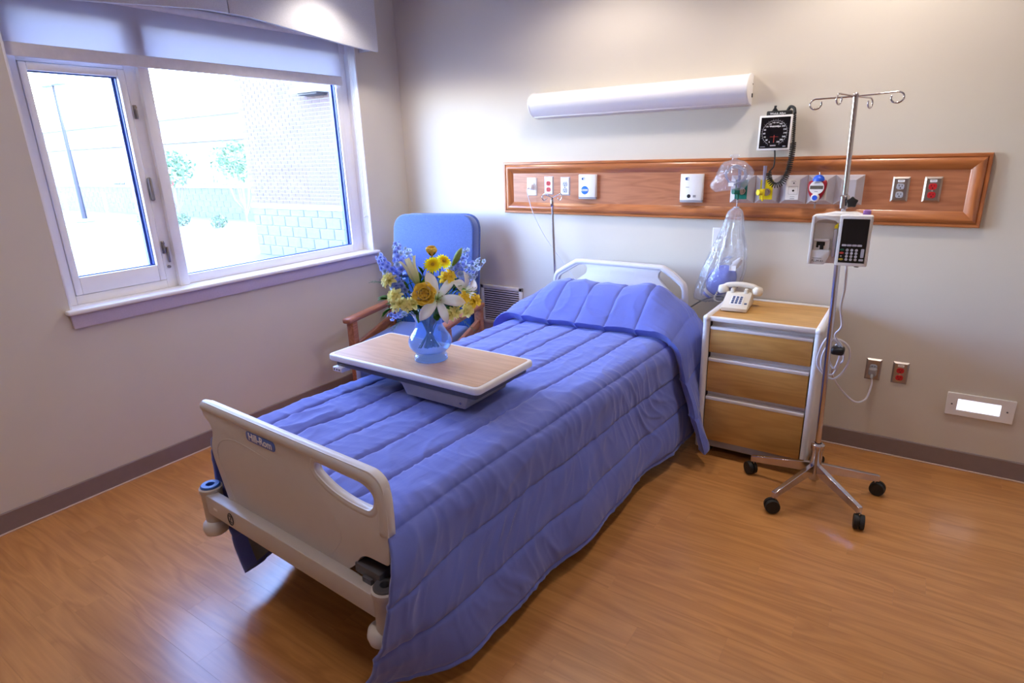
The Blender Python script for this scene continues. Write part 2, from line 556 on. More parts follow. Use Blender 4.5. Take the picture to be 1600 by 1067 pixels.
floor = struct(B().box((-0.02, RY - 0.02, -0.06), (RX + 0.02, 0.02, -0.004)).build('floor', 'subfloor', sharp=0))
pm = B().box((0, 0, -0.004), (1, 0.0996, 0.0), 0.00015, 1)
plank_me = None
rowi = 0
y = RY
while y < -0.001:
    x = 0.0
    first = True
    while x < RX - 0.01:
        ln = 0.915
        if first: ln = 0.915 * ((rowi * 0.37 + 0.13 * (rowi % 3)) % 0.8 + 0.2); first = False
        ln = min(ln, RX - x)
        if plank_me is None:
            o = pm.build('plank', 'floor_plank', floor, sharp=30); plank_me = o.data
        else:
            o = bpy.data.objects.new('plank', plank_me); COL.objects.link(o); o.parent = floor
        o.location = (x, y, 0.0); o.scale = (ln - 0.0002, 1, 1)
        x += ln
    y += 0.1175
    rowi += 1
# rows are 0.1175 wide: widen the shared plank to fill its row
for v in plank_me.vertices: v.co.y *= 0.1173 / 0.0996

struct(B().box((-WT, 0, -0.3), (RX + WT, WT, CH)).build('wall_back', 'wall_paint', sharp=0))
lw = B()
lw.box((-WT, RY - WT, -0.3), (0, OY0, CH))
lw.box((-WT, OY1, -0.3), (0, 0, CH))
lw.box((-WT, OY0, -0.3), (0, OY1, OZ0))
lw.box((-WT, OY0, OZ1), (0, OY1, CH))
struct(lw.build('wall_left', 'wall_paint', sharp=0))
struct(B().box((RX, RY - WT, -0.3), (RX + WT, 0, CH)).build('wall_right', 'wall_paint', sharp=0))
struct(B().box((0, RY - WT, -0.3), (RX, RY, CH)).build('wall_front', 'wall_paint', sharp=0))
struct(B().box((-WT - 0.3, RY - WT - 0.3, CH), (RX + WT + 0.3, WT + 0.3, CH + 0.2)).build('ceiling', 'ceiling_paint', sharp=0))

BBH = 0.102
def baseboard(name, a, b, axis):
    prof = [(0, 0.006), (0.008, 0.006), (0.008, BBH - 0.004), (0.005, BBH), (0, BBH)]
    bb = B()
    if axis == 'x': vs = [(x, -d, z) for x in (a, b) for d, z in prof]
    else: vs = [(d, y, z) for y in (a, b) for d, z in prof]
    n = len(prof)
    fs = [(i, (i + 1) % n, n + (i + 1) % n, n + i) for i in range(n)] + [tuple(range(n)), tuple(range(2 * n - 1, n - 1, -1))]
    o = struct(bb.add(vs, fs).build(name, 'baseboard_vinyl', sharp=30))
    e = B()
    if axis == 'x': e.box((a, -0.014, 0.0), (b, -0.0, 0.0075), 0.003)
    else: e.box((0.0, a, 0.0), (0.014, b, 0.0075), 0.003)
    e.build('floor_bead', 'floor_edge_strip', o)
baseboard('baseboard_back', 0.008, RX, 'x')
baseboard('baseboard_left', RY, -0.0, 'y')
o = struct(B().box((RX - 0.008, RY, 0), (RX, -0.01, BBH), 0.002).build('baseboard_right', 'baseboard_vinyl'))
o = struct(B().box((0.01, RY, 0), (RX - 0.01, RY + 0.008, BBH), 0.002).build('baseboard_front', 'baseboard_vinyl'))

# recessed ceiling downlights (the room's own lamps)
def downlight(x, y, label, watts=LAMP_W, spot=128):
    t = thing('ceiling_downlight', label, 'ceiling light', (x, y, CH), group='recessed ceiling downlights')
    B().lathe([(0.075, -0.001), (0.078, -0.008), (0.10, -0.006), (0.103, 0.0)], 32).build('trim_ring', 'white_trim', t)
    B().lathe([(0.0, -0.002), (0.074, -0.002)], 32).build('lens', 'lamp_glow', t)
    ld = bpy.data.lights.new('downlight_lamp', 'SPOT')
    ld.energy = watts; ld.color = LAMP_COL; ld.spot_size = math.radians(spot); ld.spot_blend = 0.5
    ld.shadow_soft_size = 0.09
    l = bpy.data.objects.new('downlight_lamp', ld); COL.objects.link(l)
    l.parent = t; l.location = (0, 0, -0.02)
downlight(0.45, -0.85, 'recessed ceiling downlight nearest the window corner', LAMP_W * 0.60, 126)
downlight(1.76, -0.62, 'recessed ceiling downlight over the head of the bed', LAMP_W * 0.58, 160)
downlight(3.10, -0.62, 'recessed ceiling downlight over the nightstand', LAMP_W * 0.72, 160)
downlight(0.85, -3.1, 'recessed ceiling downlight over the left foot of the room', LAMP_W * 0.40, 165)
downlight(3.10, -3.0, 'recessed ceiling downlight over the open floor', LAMP_W * 0.32, 165)

# ------------------------------------------------------------------ window
win = struct_root('window_1', (-0.05, -1.41, OZ0))
def wpart(name, bb, mat='window_vinyl', sharp=40, parent=None): return bb.build(name, mat, parent or win, sharp, world=parent is None)
wpart('reveal', B().box((-WT, OY1 - 0.004, 0.955), (0.001, OY1 + 0.006, OZ1), 0.001), 'white_trim')
wpart('reveal', B().box((-WT, OY0 - 0.006, 0.955), (0.001, OY0 + 0.004, OZ1), 0.001), 'white_trim')
wpart('reveal_head', B().box((-WT, OY0, OZ1 - 0.004), (0.001, OY1, OZ1 + 0.006), 0.001), 'white_trim')
wpart('sill', B().box((-WT, OY0 + 0.004, 0.945), (0.0, OY1 - 0.004, 0.967)).box((-0.004, OY0 - 0.03, 0.945), (0.042, OY1 + 0.03, 0.967), 0.008, 3), 'white_trim')
wpart('apron', B().box((0.0005, OY0 - 0.012, 0.875), (0.018, OY1 + 0.018, 0.9448), 0.0015), 'apron_laminate')
FX0, FX1 = -0.155, -0.09
fr = B()
fr.box((FX0, OY0 + 0.004, 0.967), (FX1, -2.335, 2.42), 0.003)          # left stile
fr.box((FX0, -2.335, 0.967), (FX1, -1.886, 1.012), 0.003)              # below casement
fr.box((FX0, -2.335, 2.085), (FX1, -1.886, 2.15), 0.003)               # above casement
fr.box((FX0, -0.525, 0.967), (FX1, -0.485, 2.42), 0.003)               # right stop
fr.box((FX0 + 0.01, -0.486, 0.967), (FX1 - 0.012, OY1 - 0.004, 2.42), 0.003)
fr.box((FX0, -1.775, 0.967), (FX1, -0.525, 1.019), 0.004)              # bottom rail
fr.box((FX0, OY0 + 0.004, 2.307), (FX1, OY1 - 0.004, 2.42), 0.003)     # head
wpart('frame', fr)
wpart('mullion', B().box((FX0, -1.886, 0.967), (FX1, -1.828, 2.31), 0.002).box((FX0, -1.830, 0.967), (FX1 + 0.028, -1.775, 2.31), 0.004))
sx0, sx1 = -0.145, -0.083
sash = B()
sash.box((sx0, -2.333, 1.014), (sx1, -2.303, 2.083), 0.004)
sash.box((sx0, -1.923, 1.014), (sx1, -1.889, 2.083), 0.004)
sash.box((sx0, -2.303, 1.014), (sx1, -1.923, 1.10), 0.004)
sash.box((sx0, -2.303, 2.048), (sx1, -1.923, 2.083), 0.004)
so = wpart('casement_sash', sash)
def gasket(y0, y1, z0, z1, x=-0.118, w=0.005):
    g = B()
    g.box((x - 0.01, y0, z0), (x + 0.012, y0 + w, z1)).box((x - 0.01, y1 - w, z0), (x + 0.012, y1, z1))
    g.box((x - 0.01, y0, z0), (x + 0.012, y1, z0 + w)).box((x - 0.01, y0, z1 - w), (x + 0.012, y1, z1))
    return g
wpart('casement_gasket', gasket(-2.303, -1.923, 1.10, 2.048), 'gasket_fringe_blue', 0)
wpart('fixed_gasket', gasket(-1.775, -0.525, 1.019, 2.307), 'gasket_fringe_blue', 0)
wpart('spacer', B().box((-0.152, -0.540, 1.02), (-0.128, -0.525, 2.307)).box((-0.152, -1.938, 1.10), (-0.128, -1.923, 2.048)), 'gasket_fringe_blue', 0)  # wide strips carrying the painted blue fringe
wpart('pane', B().box((-0.126, -2.301, 1.102), (-0.121, -1.925, 2.046)), 'window_glass', 0)
wpart('pane', B().box((-0.126, -1.773, 1.021), (-0.121, -0.527, 2.305)), 'window_glass', 0)
wpart('transom_pane', B().box((-0.126, -2.335, 2.15), (-0.121, -1.886, 2.307)), 'window_glass', 0)
# casement hardware on the mullion strip
def lock(y, z, lev=True):
    b = B().box((FX1, y - 0.009, z - 0.034), (FX1 + 0.007, y + 0.009, z + 0.034), 0.003)
    b.box((FX1 + 0.006, y - 0.006, z - 0.03), (FX1 + 0.019, y + 0.005, z + 0.012), 0.004)
    b.cyl((FX1 + 0.006, y, z + 0.022), (FX1 + 0.014, y, z + 0.022), 0.007, seg=12)
    return b
wpart('lock', lock(-1.872, 1.885), 'pewter')
wpart('lock', lock(-1.872, 1.19), 'pewter')
hp = B().box((FX1, -1.886, 1.44), (FX1 + 0.024, -1.868, 1.56), 0.008, 3)
wpart('pull_handle', hp, 'pewter')
wpart('crank', B().box((FX1 + 0.006, -1.862, 1.105), (FX1 + 0.016, -1.850, 1.19), 0.004).cyl((FX1, -1.862, 1.082), (FX1 + 0.012, -1.862, 1.082), 0.008), 'pewter')

# roller shade, half transparent cloth with a hem bar
sh = thing('roller_shade', 'pale translucent roller shade drawn a little way down the window', 'roller shade', (-0.05, -1.44, 2.10))
cl = B()
nY, nZ = 60, 10
vs = []; fs = []
for i in range(nY + 1):
    for k in range(nZ + 1):
        yy = -2.388 + (1.888) * i / nY
        zz = 2.15 + 0.25 * k / nZ
        vs.append((-0.055 + 0.0012 * nz(yy * 4, zz * 3), yy, zz))
for i in range(nY):
    for k in range(nZ):
        a = i * (nZ + 1) + k
        fs.append((a, a + 1, a + nZ + 2, a + nZ + 1))
cl.add(vs, fs).build('shade_cloth', 'shade_fabric', sh, 180, world=True)
B().box((-0.0595, -2.39, 2.097), (-0.0485, -0.50, 2.155), 0.005, 3).build('hem_bar', 'hem_bar', sh, world=True)
B().cyl((-0.055, -2.39, 2.392), (-0.055, -0.50, 2.392), 0.02, seg=16).build('roller_tube', 'hem_bar', sh, world=True)
chn = B().tube([(-0.03, -0.435, 2.38), (-0.03, -0.435, 1.7), (-0.03, -0.437, 1.14), (-0.036, -0.444, 1.12), (-0.042, -0.44, 1.14), (-0.042, -0.436, 1.7), (-0.042, -0.435, 2.38)], 0.0022, 6, smooth=3)
chn.build('bead_chain', 'white_plastic', sh, world=True)
B().ball((-0.03, -0.438, 1.215), (0.009, 0.011, 0.0085), 12).build('chain_stop', 'white_plastic', sh, world=True)

# valance: two fabric panels meeting at a seam, arched lower edge
va = thing('valance', 'grey fabric valance with an arched lower edge above the window', 'valance', (0.0, -1.42, 2.30))
def vbot(y):
    d = abs(y + 1.42) / 1.07
    return 2.372 - 0.072 * sstep(0.05, 1.0, d) ** 0.8
for y0, y1 in ((-2.49, -1.4225), (-1.4175, -0.352)):
    n = 24
    low = [(y0 + (y1 - y0) * i / n, vbot(y0 + (y1 - y0) * i / n)) for i in range(n + 1)]
    poly = low + [(y1, 2.70), (y0, 2.70)]
    B().prism(poly, 0.148, 0.168, 'yz', 0.003).build('front_panel', 'valance_fabric', va, 30, world=True)
B().box((0.150, -1.4228, 2.374), (0.158, -1.4172, 2.70)).build('seam', 'valance_seam', va, 0, world=True)
for yy in (-2.488, -0.372):
    B().box((0.0, yy, 2.31), (0.148, yy + 0.018, 2.70), 0.003).build('return_panel', 'valance_fabric', va, 30, world=True)
B().box((0.0, -2.488, 2.70), (0.168, -0.354, 2.715), 0.002).build('top_board', 'valance_fabric', va, 30, world=True)

# ================================================================== OUTSIDE THE WINDOW
GZ = -0.25
plain('concrete', S(112, 114, 112), 0.9, var=0.06, scale=2)
plain('lawn', S(90, 124, 70), 0.95, var=0.12, scale=6)
plain('brick_red', S(94, 79, 79), 0.9, var=0.10, scale=3)
plain('mortar', S(128, 124, 124), 0.95)
plain('block_grey', S(100, 102, 106), 0.95, var=0.12, scale=14, bump=0.5, bscale=40)
plain('stone_cap', S(190, 190, 186), 0.9)
plain('facade_pale', S(124, 122, 120), 0.9)
plain('facade_band', S(240, 238, 236), 0.9)
plain('window_dark', S(36, 66, 130), 0.15)
plain('pole_dark', S(30, 32, 44), 0.5)
plain('umbrella_red', S(220, 70, 60), 0.8)
plain('shrub_leaf', S(88, 106, 80), 0.9)
plain('tree_leaf', S(86, 114, 84), 0.9)
plain('bark', S(110, 100, 96), 0.9)

g = struct(B().box((-70, -40, GZ - 0.3), (-WT - 0.001, 60, GZ)).build('trim_ground', 'concrete', sharp=0))
g.name = 'ground'
lawn = B().box((-60, -12, GZ), (-13.5, 4.6, GZ + 0.02), 0.01)
lo = lawn.build('lawn', 'lawn'); struct(lo)
kerb = struct(B().box((-13.5, -12, GZ), (-13.2, 4.6, GZ + 0.1), 0.02).build('kerb', 'stone_cap'))

# brick wing of the same building: a wall facing the camera side, each block and the nearer bricks built singly
BY = 4.0
bw = thing('brick_wing', 'pale brick wing of the building on a base of grey blocks', 'building', (-6.5, BY, GZ))
B().box((-8.12, BY, GZ), (-WT, BY + 0.3, 5.5)).build('mortar_wall', 'mortar', bw, 0, world=True)
B().box((-8.15, BY - 0.03, 0.70), (-WT, BY, 0.80), 0.01).build('stone_course', 'stone_cap', bw, 30, world=True)
blk = None
for r in range(5):
    z = GZ + 0.203 * r
    h = 0.195 if r < 4 else 0.13
    for c in range(-1, 10):
        x0 = -8.13 + 0.406 * c + (0.203 if r % 2 else 0)
        x1 = x0 + 0.396
        x0 = max(x0, -8.13)
        if x1 - x0 < 0.05: continue
        if blk is None or r == 4:
            o = B().box((0, -0.02, 0), (0.396, 0.03, h), 0.012, 1).build('block', 'block_grey', bw, 30)
            if r < 4: blk = o.data
        else:
            o = bpy.data.objects.new('block', blk); COL.objects.link(o); o.parent = bw
        o.location = (x0 + 6.5, -0.0, z - GZ + 0.004); o.scale = ((x1 - x0) / 0.396, 1, 1)
cells = []
for r in range(46):
    z = 0.80 + 0.0677 * r + 0.006
    for c in range(0, 15):
        x0 = -8.12 + 0.203 * c + (0.1015 if r % 2 else 0)
        cells.append((x0, z))
cells.sort(key=lambda c: -(c[0]) + 0.2 * abs(c[1] - 1.6))
brk = None
rest = B()
for i, (x0, z) in enumerate(cells):
    if i < 280:
        if brk is None:
            o = B().box((0, -0.006, 0), (0.193, 0.02, 0.057), 0.003, 1).build('brick', 'brick_red', bw, 30); brk = o.data
        else:
            o = bpy.data.objects.new('brick', brk); COL.objects.link(o); o.parent = bw
        o.location = (x0 + 6.5, 0, z - GZ)
    else:
        rest.box((x0, BY - 0.006, z), (x0 + 0.193, BY + 0.02, z + 0.057))
o = rest.build('far_bricks', 'brick_red', bw, 0, world=True); o['kind'] = 'stuff'
# white hood over a dark bar on the brick wing
wlp = thing('wall_hood', 'white hood over a dark bar high on the brick wing', 'wall lamp', (-5.7, BY - 0.006, 2.72))
B().prism(rpoly([(-0.40, 0.0), (-0.30, 0.07), (0.0, 0.11), (0.30, 0.09), (0.42, 0.0)], 0.03), -0.35, 0.0, 'xz', 0.01).build('hood', 'facade_band', wlp)
B().box((-0.25, -0.25, -0.04), (0.25, -0.02, 0.0), 0.01).build('under_bar', 'pole_dark', wlp)

# far low building with bands, windows and a door
fb = thing('far_building', 'long pale low building far across the lot', 'building', (-24, 9.3, GZ))
B().box((-44, 9.3, GZ - 0.6), (-12.5, 14, 3.25)).build('wall', 'facade_pale', fb, 0, world=True)
B().box((-44.2, 9.1, 2.35), (-12.3, 9.3, 2.75), 0.02).build('fascia_band', 'facade_band', fb, 30, world=True)
B().box((-44.2, 9.0, 3.2), (-12.3, 14.2, 3.4), 0.02).build('roof', 'facade_band', fb, 30, world=True)
def far_window(x0, x1, z0, z1, split):
    w = B().box((x0 - 0.08, 9.2, z0 - 0.08), (x1 + 0.08, 9.31, z1 + 0.08)).build('window', 'facade_band', fb, 0, world=True)
    ROOTM[w.name] = Matrix.Identity(4)
    xs = x0 + (x1 - x0) * split
    zs = z1 - (z1 - z0) * 0.2
    for a, b, c, d in ((x0, xs - 0.03, z0, zs - 0.04), (xs + 0.03, x1, z0, zs - 0.04), (x0, xs - 0.03, zs + 0.03, z1), (xs + 0.03, x1, zs + 0.03, z1)):
        p = B().box((a, 9.18, c), (b, 9.205, d)).build('pane', 'window_dark', w, 0)
        p.matrix_parent_inverse = Matrix.Translation((24, -9.3, -GZ)) @ Matrix.Identity(4) if False else Matrix.Identity(4)
far_window(-25.9, -24.9, 0.78, 1.66, 0.62)
far_window(-18.65, -17.95, 0.90, 1.84, 0.75)
# block garden wall in front of it
gw = thing('block_wall', 'low pale block wall in front of the far building', 'wall', (-24, 8.4, GZ))
B().box((-40, 8.45, GZ - 0.5), (-12.6, 8.6, 0.78)).build('wall_core', 'mortar', gw, 0, world=True)
B().box((-40, 8.38, 0.78), (-12.6, 8.66, 0.86), 0.02).build('wall_cap', 'stone_cap', gw, 30, world=True)
gb = B()
for r in range(5):
    for c in range(66):
        x0 = -39.9 + 0.41 * c + (0.2 if r % 2 else 0)
        gb.box((x0, 8.43, GZ + 0.203 * r), (x0 + 0.395, 8.46, GZ + 0.203 * r + 0.19))
o = gb.build('wall_blocks', 'block_grey', gw, 0, world=True); o['kind'] = 'stuff'
# parking-lot lamp, sign posts
lp = thing('street_lamp', 'tall dark parking lot lamp with two flat heads', 'street lamp', (-21.0, 5.88, GZ))
B().cyl((0, 0, 0), (0, 0, 4.45), 0.085, 0.045, 12).build('pole', 'pole_dark', lp)
B().box((-0.22, -0.22, 0), (0.22, 0.22, 0.12), 0.03).build('base', 'concrete', lp)
for s in (-1, 1):
    B().box((min(s * 0.08, s * 0.8), -0.17, 4.42), (max(s * 0.08, s * 0.8), 0.17, 4.53), 0.03).build('lamp_head', 'grey_plastic', lp)
for i, (x, y, lab) in enumerate(((-20.0, 5.04, 'white marker post left of the parking lot lamp'), (-18.95, 5.78, 'white marker post right of the parking lot lamp'))):
    t = thing('marker_post', lab, 'post', (x, y, GZ))
    B().box((-0.05, -0.03, 0.5), (0.05, 0.03, 1.05), 0.01).build('sign_board', 'facade_band', t)
    B().cyl((0, 0, 0), (0, 0, 0.55), 0.03, seg=10).build('post', 'grey_plastic', t)
def leafball(b, c, r, n, size):
    for i in range(n):
        d = Vector((random.gauss(0, 1), random.gauss(0, 1), random.gauss(0, 1))).normalized() * (r * random.uniform(0.45, 1.0))
        p = Vector(c) + Vector((d.x, d.y, d.z * 0.8))
        a = Vector((random.gauss(0, 1), random.gauss(0, 1), random.gauss(0, 1))).normalized()
        t = a.orthogonal().normalized()
        s = size * random.uniform(0.7, 1.3)
        b.add([p - a * s, p + t * s * 0.5, p + a * s, p - t * s * 0.5 + a.cross(t) * s * 0.3], [(0, 1, 2, 3)])
for x, y, h, lab in ((-16.5, 6.8, 1.75, 'young tree in front of the far building, left of the red umbrella'), (-13.6, 7.3, 1.9, 'young tree in front of the dark far window')):
    t = thing('young_tree', lab, 'tree', (x, y, GZ))
    tr = B().tube([(0, 0, 0), (0.03, 0, 0.5), (0.0, 0.05, 1.2)], 0.03, 6)
    for k in range(7):
        a = k * 0.9
        tr.tube([(0.02, 0, 0.2 + 0.05 * k), (0.25 * math.cos(a), 0.25 * math.sin(a), 0.8), (0.45 * math.cos(a), 0.45 * math.sin(a), h - 0.3)], 0.014, 5)
    tr.build('trunk', 'bark', t)
    lf = B(); leafball(lf, (0, 0, h), 0.75, 500, 0.07)
    o = lf.build('foliage', 'tree_leaf', t, 0); o['kind'] = 'stuff'
um = thing('patio_umbrella', 'folded red patio umbrella by the far building', 'umbrella', (-19.2, 8.0, GZ))
B().cyl((0, 0, 0), (0, 0, 1.9), 0.025, seg=8).build('pole', 'grey_plastic', um)
B().lathe([(0.26, 1.1), (0.2, 1.3), (0.09, 1.75), (0.02, 1.9)], 14).build('canopy', 'umbrella_red', um)
for i, (x, y) in enumerate(((-17.2, 6.1), (-16.5, 6.3), (-15.8, 6.5), (-13.9, 6.6), (-12.6, 7.2))):
    lab = ['leftmost round shrub beside the marker post', 'second round shrub from the marker post', 'third round shrub from the marker post', 'round shrub left of the bare tree trunk', 'round shrub nearest the brick wing'][i]
    t = thing('round_shrub', lab, 'shrub', (x, y, GZ), group='round shrubs along the lot')
    lf = B(); leafball(lf, (0, 0, 0.2), 0.26, 160, 0.05)
    o = lf.build('foliage', 'shrub_leaf', t, 0); o['kind'] = 'stuff'
    B().tube([(0, 0, 0), (0.02, 0, 0.2)], 0.02, 6).build('stem', 'bark', t)

# ================================================================== HOSPITAL BED
BED = (1.727, -2.548, 0.0)
BRZ = math.radians(-3.0)
bed = thing('hospital_bed', 'hospital bed with moulded cream headboard and footboard and a steel foot rail', 'bed', BED, BRZ)
BM = Matrix.LocRotScale(Vector(BED), Euler((0, 0, BRZ)), None)
# footboard outline (u, z) in the bed's own frame
FV = 0.02
outl = [(-0.452, 0.785), (-0.425, 0.808), (0.478, 0.808), (0.515, 0.785), (0.524, 0.69), (0.515, 0.52), (0.395, 0.515), (0.350, 0.452), (0.30, 0.415), (-0.365, 0.398), (-0.432, 0.60), (-0.425, 0.645), (-0.400, 0.690), (-0.405, 0.725), (-0.45, 0.755)]
outl_r = rpoly(outl, [0.02, 0.03, 0.04, 0.05, 0.03, 0.02, 0.04, 0.05, 0.04, 0.03, 0.05, 0.03, 0.03, 0.03, 0.015])
hole = rpoly([(0.212, 0.765), (0.44, 0.762), (0.482, 0.735), (0.462, 0.678), (0.37, 0.676), (0.275, 0.692), (0.205, 0.728)], [0.02, 0.03, 0.03, 0.03, 0.04, 0.04, 0.02])
fbd = B().prism(outl_r, FV - 0.014, FV + 0.014, 'xz', 0.006, 2, holes=[hole]).build('footboard', 'bed_plastic', bed, 50)
rail = B().tube([(-0.445, FV, 0.786), (-0.40, FV, 0.789), (-0.2, FV, 0.789), (0.2, FV, 0.789), (0.40, FV, 0.788), (0.470, FV, 0.782), (0.499, FV, 0.755), (0.505, FV, 0.70), (0.501, FV, 0.62)], 0.022, 12, smooth=4)
rail.build('top_rail', 'bed_plastic', fbd, 180)
hp = [Vector((x, FV, z)) for x, z in hole]
cx = sum(p.x for p in hp) / len(hp); cz = sum(p.z for p in hp) / len(hp)
B().tube([(x, FV, z) for x, z in offset_poly(hole, 0.013)], 0.0165, 8, closed=True).build('handle_rim', 'bed_plastic', fbd, 180)
B().tube([(-0.33, FV - 0.0142, 0.44), (-0.39, FV - 0.0142, 0.62), (-0.28, FV - 0.0142, 0.70), (-0.05, FV - 0.0142, 0.69)], 0.0012, 5, smooth=6).build('moulded_line', 'bed_plastic', fbd, 180)
B().tube([(0.28, FV - 0.0142, 0.60), (0.30, FV - 0.0142, 0.53), (0.24, FV - 0.0142, 0.45)], 0.0012, 5, smooth=6).build('moulded_line', 'bed_plastic', fbd, 180)
bdg = B().prism(rpoly(rect(-0.160, 0.732, 0.008, 0.768), 0.016), FV - 0.0165, FV - 0.012, 'xz', 0.001).build('badge', 'badge_blue', fbd, 30)
bdg['label'] = 'blue rounded badge with white lettering'
text('Hill-Rom', 0.038, 'ink_white', bdg, at(-0.076, FV - 0.0166, 0.750), bold=0.0006)

# headboard
HV = 2.37
ho = rpoly([(-0.455, 0.46), (-0.452, 0.865), (-0.27, 0.972), (0.325, 0.977), (0.448, 0.880), (0.458, 0.46)], [0.01, 0.06, 0.06, 0.07, 0.06, 0.01])
h1 = rpoly([(-0.415, 0.850), (-0.250, 0.948), (-0.196, 0.934), (-0.204, 0.888), (-0.365, 0.782), (-0.415, 0.776)], [0.03, 0.02, 0.02, 0.02, 0.03, 0.02])
h2 = rpoly([(0.276, 0.932), (0.306, 0.957), (0.420, 0.874), (0.424, 0.795), (0.396, 0.780), (0.276, 0.898)], [0.015, 0.02, 0.03, 0.02, 0.015, 0.02])
hbd = B().prism(ho, HV - 0.014, HV + 0.014, 'xz', 0.006, 2, holes=[h1, h2]).build('headboard', 'bed_plastic', bed, 50)
rim = [(x, HV, z) for x, z in ho[6:]]
B().tube([(x * 0.985, HV, z - 0.010) for x, z in ho if z > 0.5] [0:] if False else [(-0.438, HV, 0.60), (-0.438, HV, 0.80), (-0.432, HV, 0.855), (-0.40, HV, 0.885), (-0.30, HV, 0.942), (-0.26, HV, 0.957), (-0.10, HV, 0.959), (0.25, HV, 0.961), (0.31, HV, 0.955), (0.40, HV, 0.895), (0.43, HV, 0.865), (0.440, HV, 0.80), (0.441, HV, 0.60)], 0.019, 10, smooth=4).build('top_rail', 'bed_plastic', hbd, 180)
for hh in (h1, h2):
    ax = sum(p[0] for p in hh) / len(hh); az = sum(p[1] for p in hh) / len(hh)
    B().tube([(x, HV, z) for x, z in offset_poly(hh, 0.011)], 0.0125, 8, closed=True).build('handle_rim', 'bed_plastic', hbd, 180)
B().tube([(-0.03, HV - 0.0143, 0.895), (0.13, HV - 0.0143, 0.895), (0.13, HV - 0.0143, 0.925), (-0.03, HV - 0.0143, 0.925)], 0.0012, 4, closed=True).build('moulded_panel', 'bed_plastic', hbd, 0)

# foot rail with corner sockets and bumpers
B().box((-0.475, -0.035, 0.352), (0.475, 0.008, 0.432), 0.006).build('foot_rail', 'bed_steel_paint', bed)
o = B().tube([(0.0, 0, 0.0), ], 0.01, 6) if False else None
ring = B().tube([(-0.300 + 0.017 * math.cos(a * PI / 10), -0.0362, 0.392 + 0.024 * math.sin(a * PI / 10)) for a in range(20)], 0.0016, 5, closed=True)
ring.tube([(-0.309, -0.0362, 0.404), (-0.294, -0.0362, 0.404), (-0.307, -0.0362, 0.380), (-0.292, -0.0362, 0.380)], 0.0013, 5)
ring.build('rail_mark', 'ink_dark', bed, 0)
B().box((-0.42, -0.0358, 0.388), (-0.395, -0.0345, 0.396)).build('rail_sticker', 'ink_white', bed, 0)
for sx, capm in ((-1, 'bed_blue_cap'), (1, 'dark_grey_plastic')):
    x = sx * 0.492
    post = B().lathe([(0.0, 0.30), (0.034, 0.30), (0.038, 0.31), (0.038, 0.425), (0.042, 0.43), (0.042, 0.444), (0.036, 0.448)], 24, Matrix.Translation((x, 0, 0))).build('corner_socket', 'bed_steel_paint', bed, 40)
    B().lathe([(0.036, 0.444), (0.036, 0.452), (0.032, 0.456), (0.016, 0.456), (0.014, 0.45), (0.014, 0.40)], 24, Matrix.Translation((x, 0, 0))).build('socket_cap', capm, post, 40)
    B().lathe([(0.0, 0.405), (0.0142, 0.405)], 16, Matrix.Translation((x, 0, 0))).build('socket_hole', 'slot_black', post, 0)
    B().lathe([(0.0, 0.245), (0.026, 0.247), (0.042, 0.258), (0.047, 0.278), (0.043, 0.298), (0.03, 0.308), (0, 0.310)], 24, Matrix.Translation((x - (0.004 if sx < 0 else 0.022) * sx, -0.010, 0))).build('bumper_roller', 'bed_plastic', bed, 60)
B().box((0.36, 0.0, 0.44), (0.47, 0.06, 0.475), 0.004).box((0.40, -0.01, 0.43), (0.44, 0.09, 0.45), 0.003).build('board_latch', 'dark_grey_plastic', bed)
B().box((-0.40, 0.06, 0.36), (0.40, 2.30, 0.42), 0.01).build('deck_frame', 'dark_grey_plastic', bed)
B().box((-0.30, 0.25, 0.15), (-0.24, 2.1, 0.22), 0.01).box((0.24, 0.25, 0.15), (0.30, 2.1, 0.22), 0.01).box((-0.3, 0.3, 0.15), (0.3, 0.36, 0.21), 0.01).box((-0.3, 1.98, 0.15), (0.3, 2.04, 0.21), 0.01).build('base_frame', 'dark_grey_plastic', bed)
B().tube([(-0.2, 0.6, 0.2), (-0.2, 1.0, 0.38)], 0.03, 8).tube([(0.2, 1.7, 0.2), (0.2, 1.3, 0.38)], 0.03, 8).build('lift_arm', 'dark_grey_plastic', bed)
for cxx, cyy in ((-0.33, 0.33), (0.33, 0.33), (-0.33, 2.01), (0.33, 2.01)):
    c = B().cyl((cxx - 0.02, cyy, 0.0625), (cxx + 0.02, cyy, 0.0625), 0.0625, seg=24).build('caster', 'black_rubber', bed)
    B().box((cxx - 0.03, cyy - 0.02, 0.06), (cxx + 0.03, cyy + 0.02, 0.16), 0.01).build('caster_fork', 'grey_plastic', c)
B().box((0.28, 1.94, 0.055), (0.46, 2.0, 0.075), 0.008).build('brake_pedal', 'dark_grey_plastic', bed)

mt = B().box((-0.455, 0.055, 0.425), (0.455, 2.32, 0.612), 0.05, 4).build('mattress', 'mattress_vinyl')
mt.location = BED; mt.rotation_euler = (0, 0, BRZ)
tag(mt, 'navy vinyl mattress under the blue comforter on the hospital bed', 'mattress')

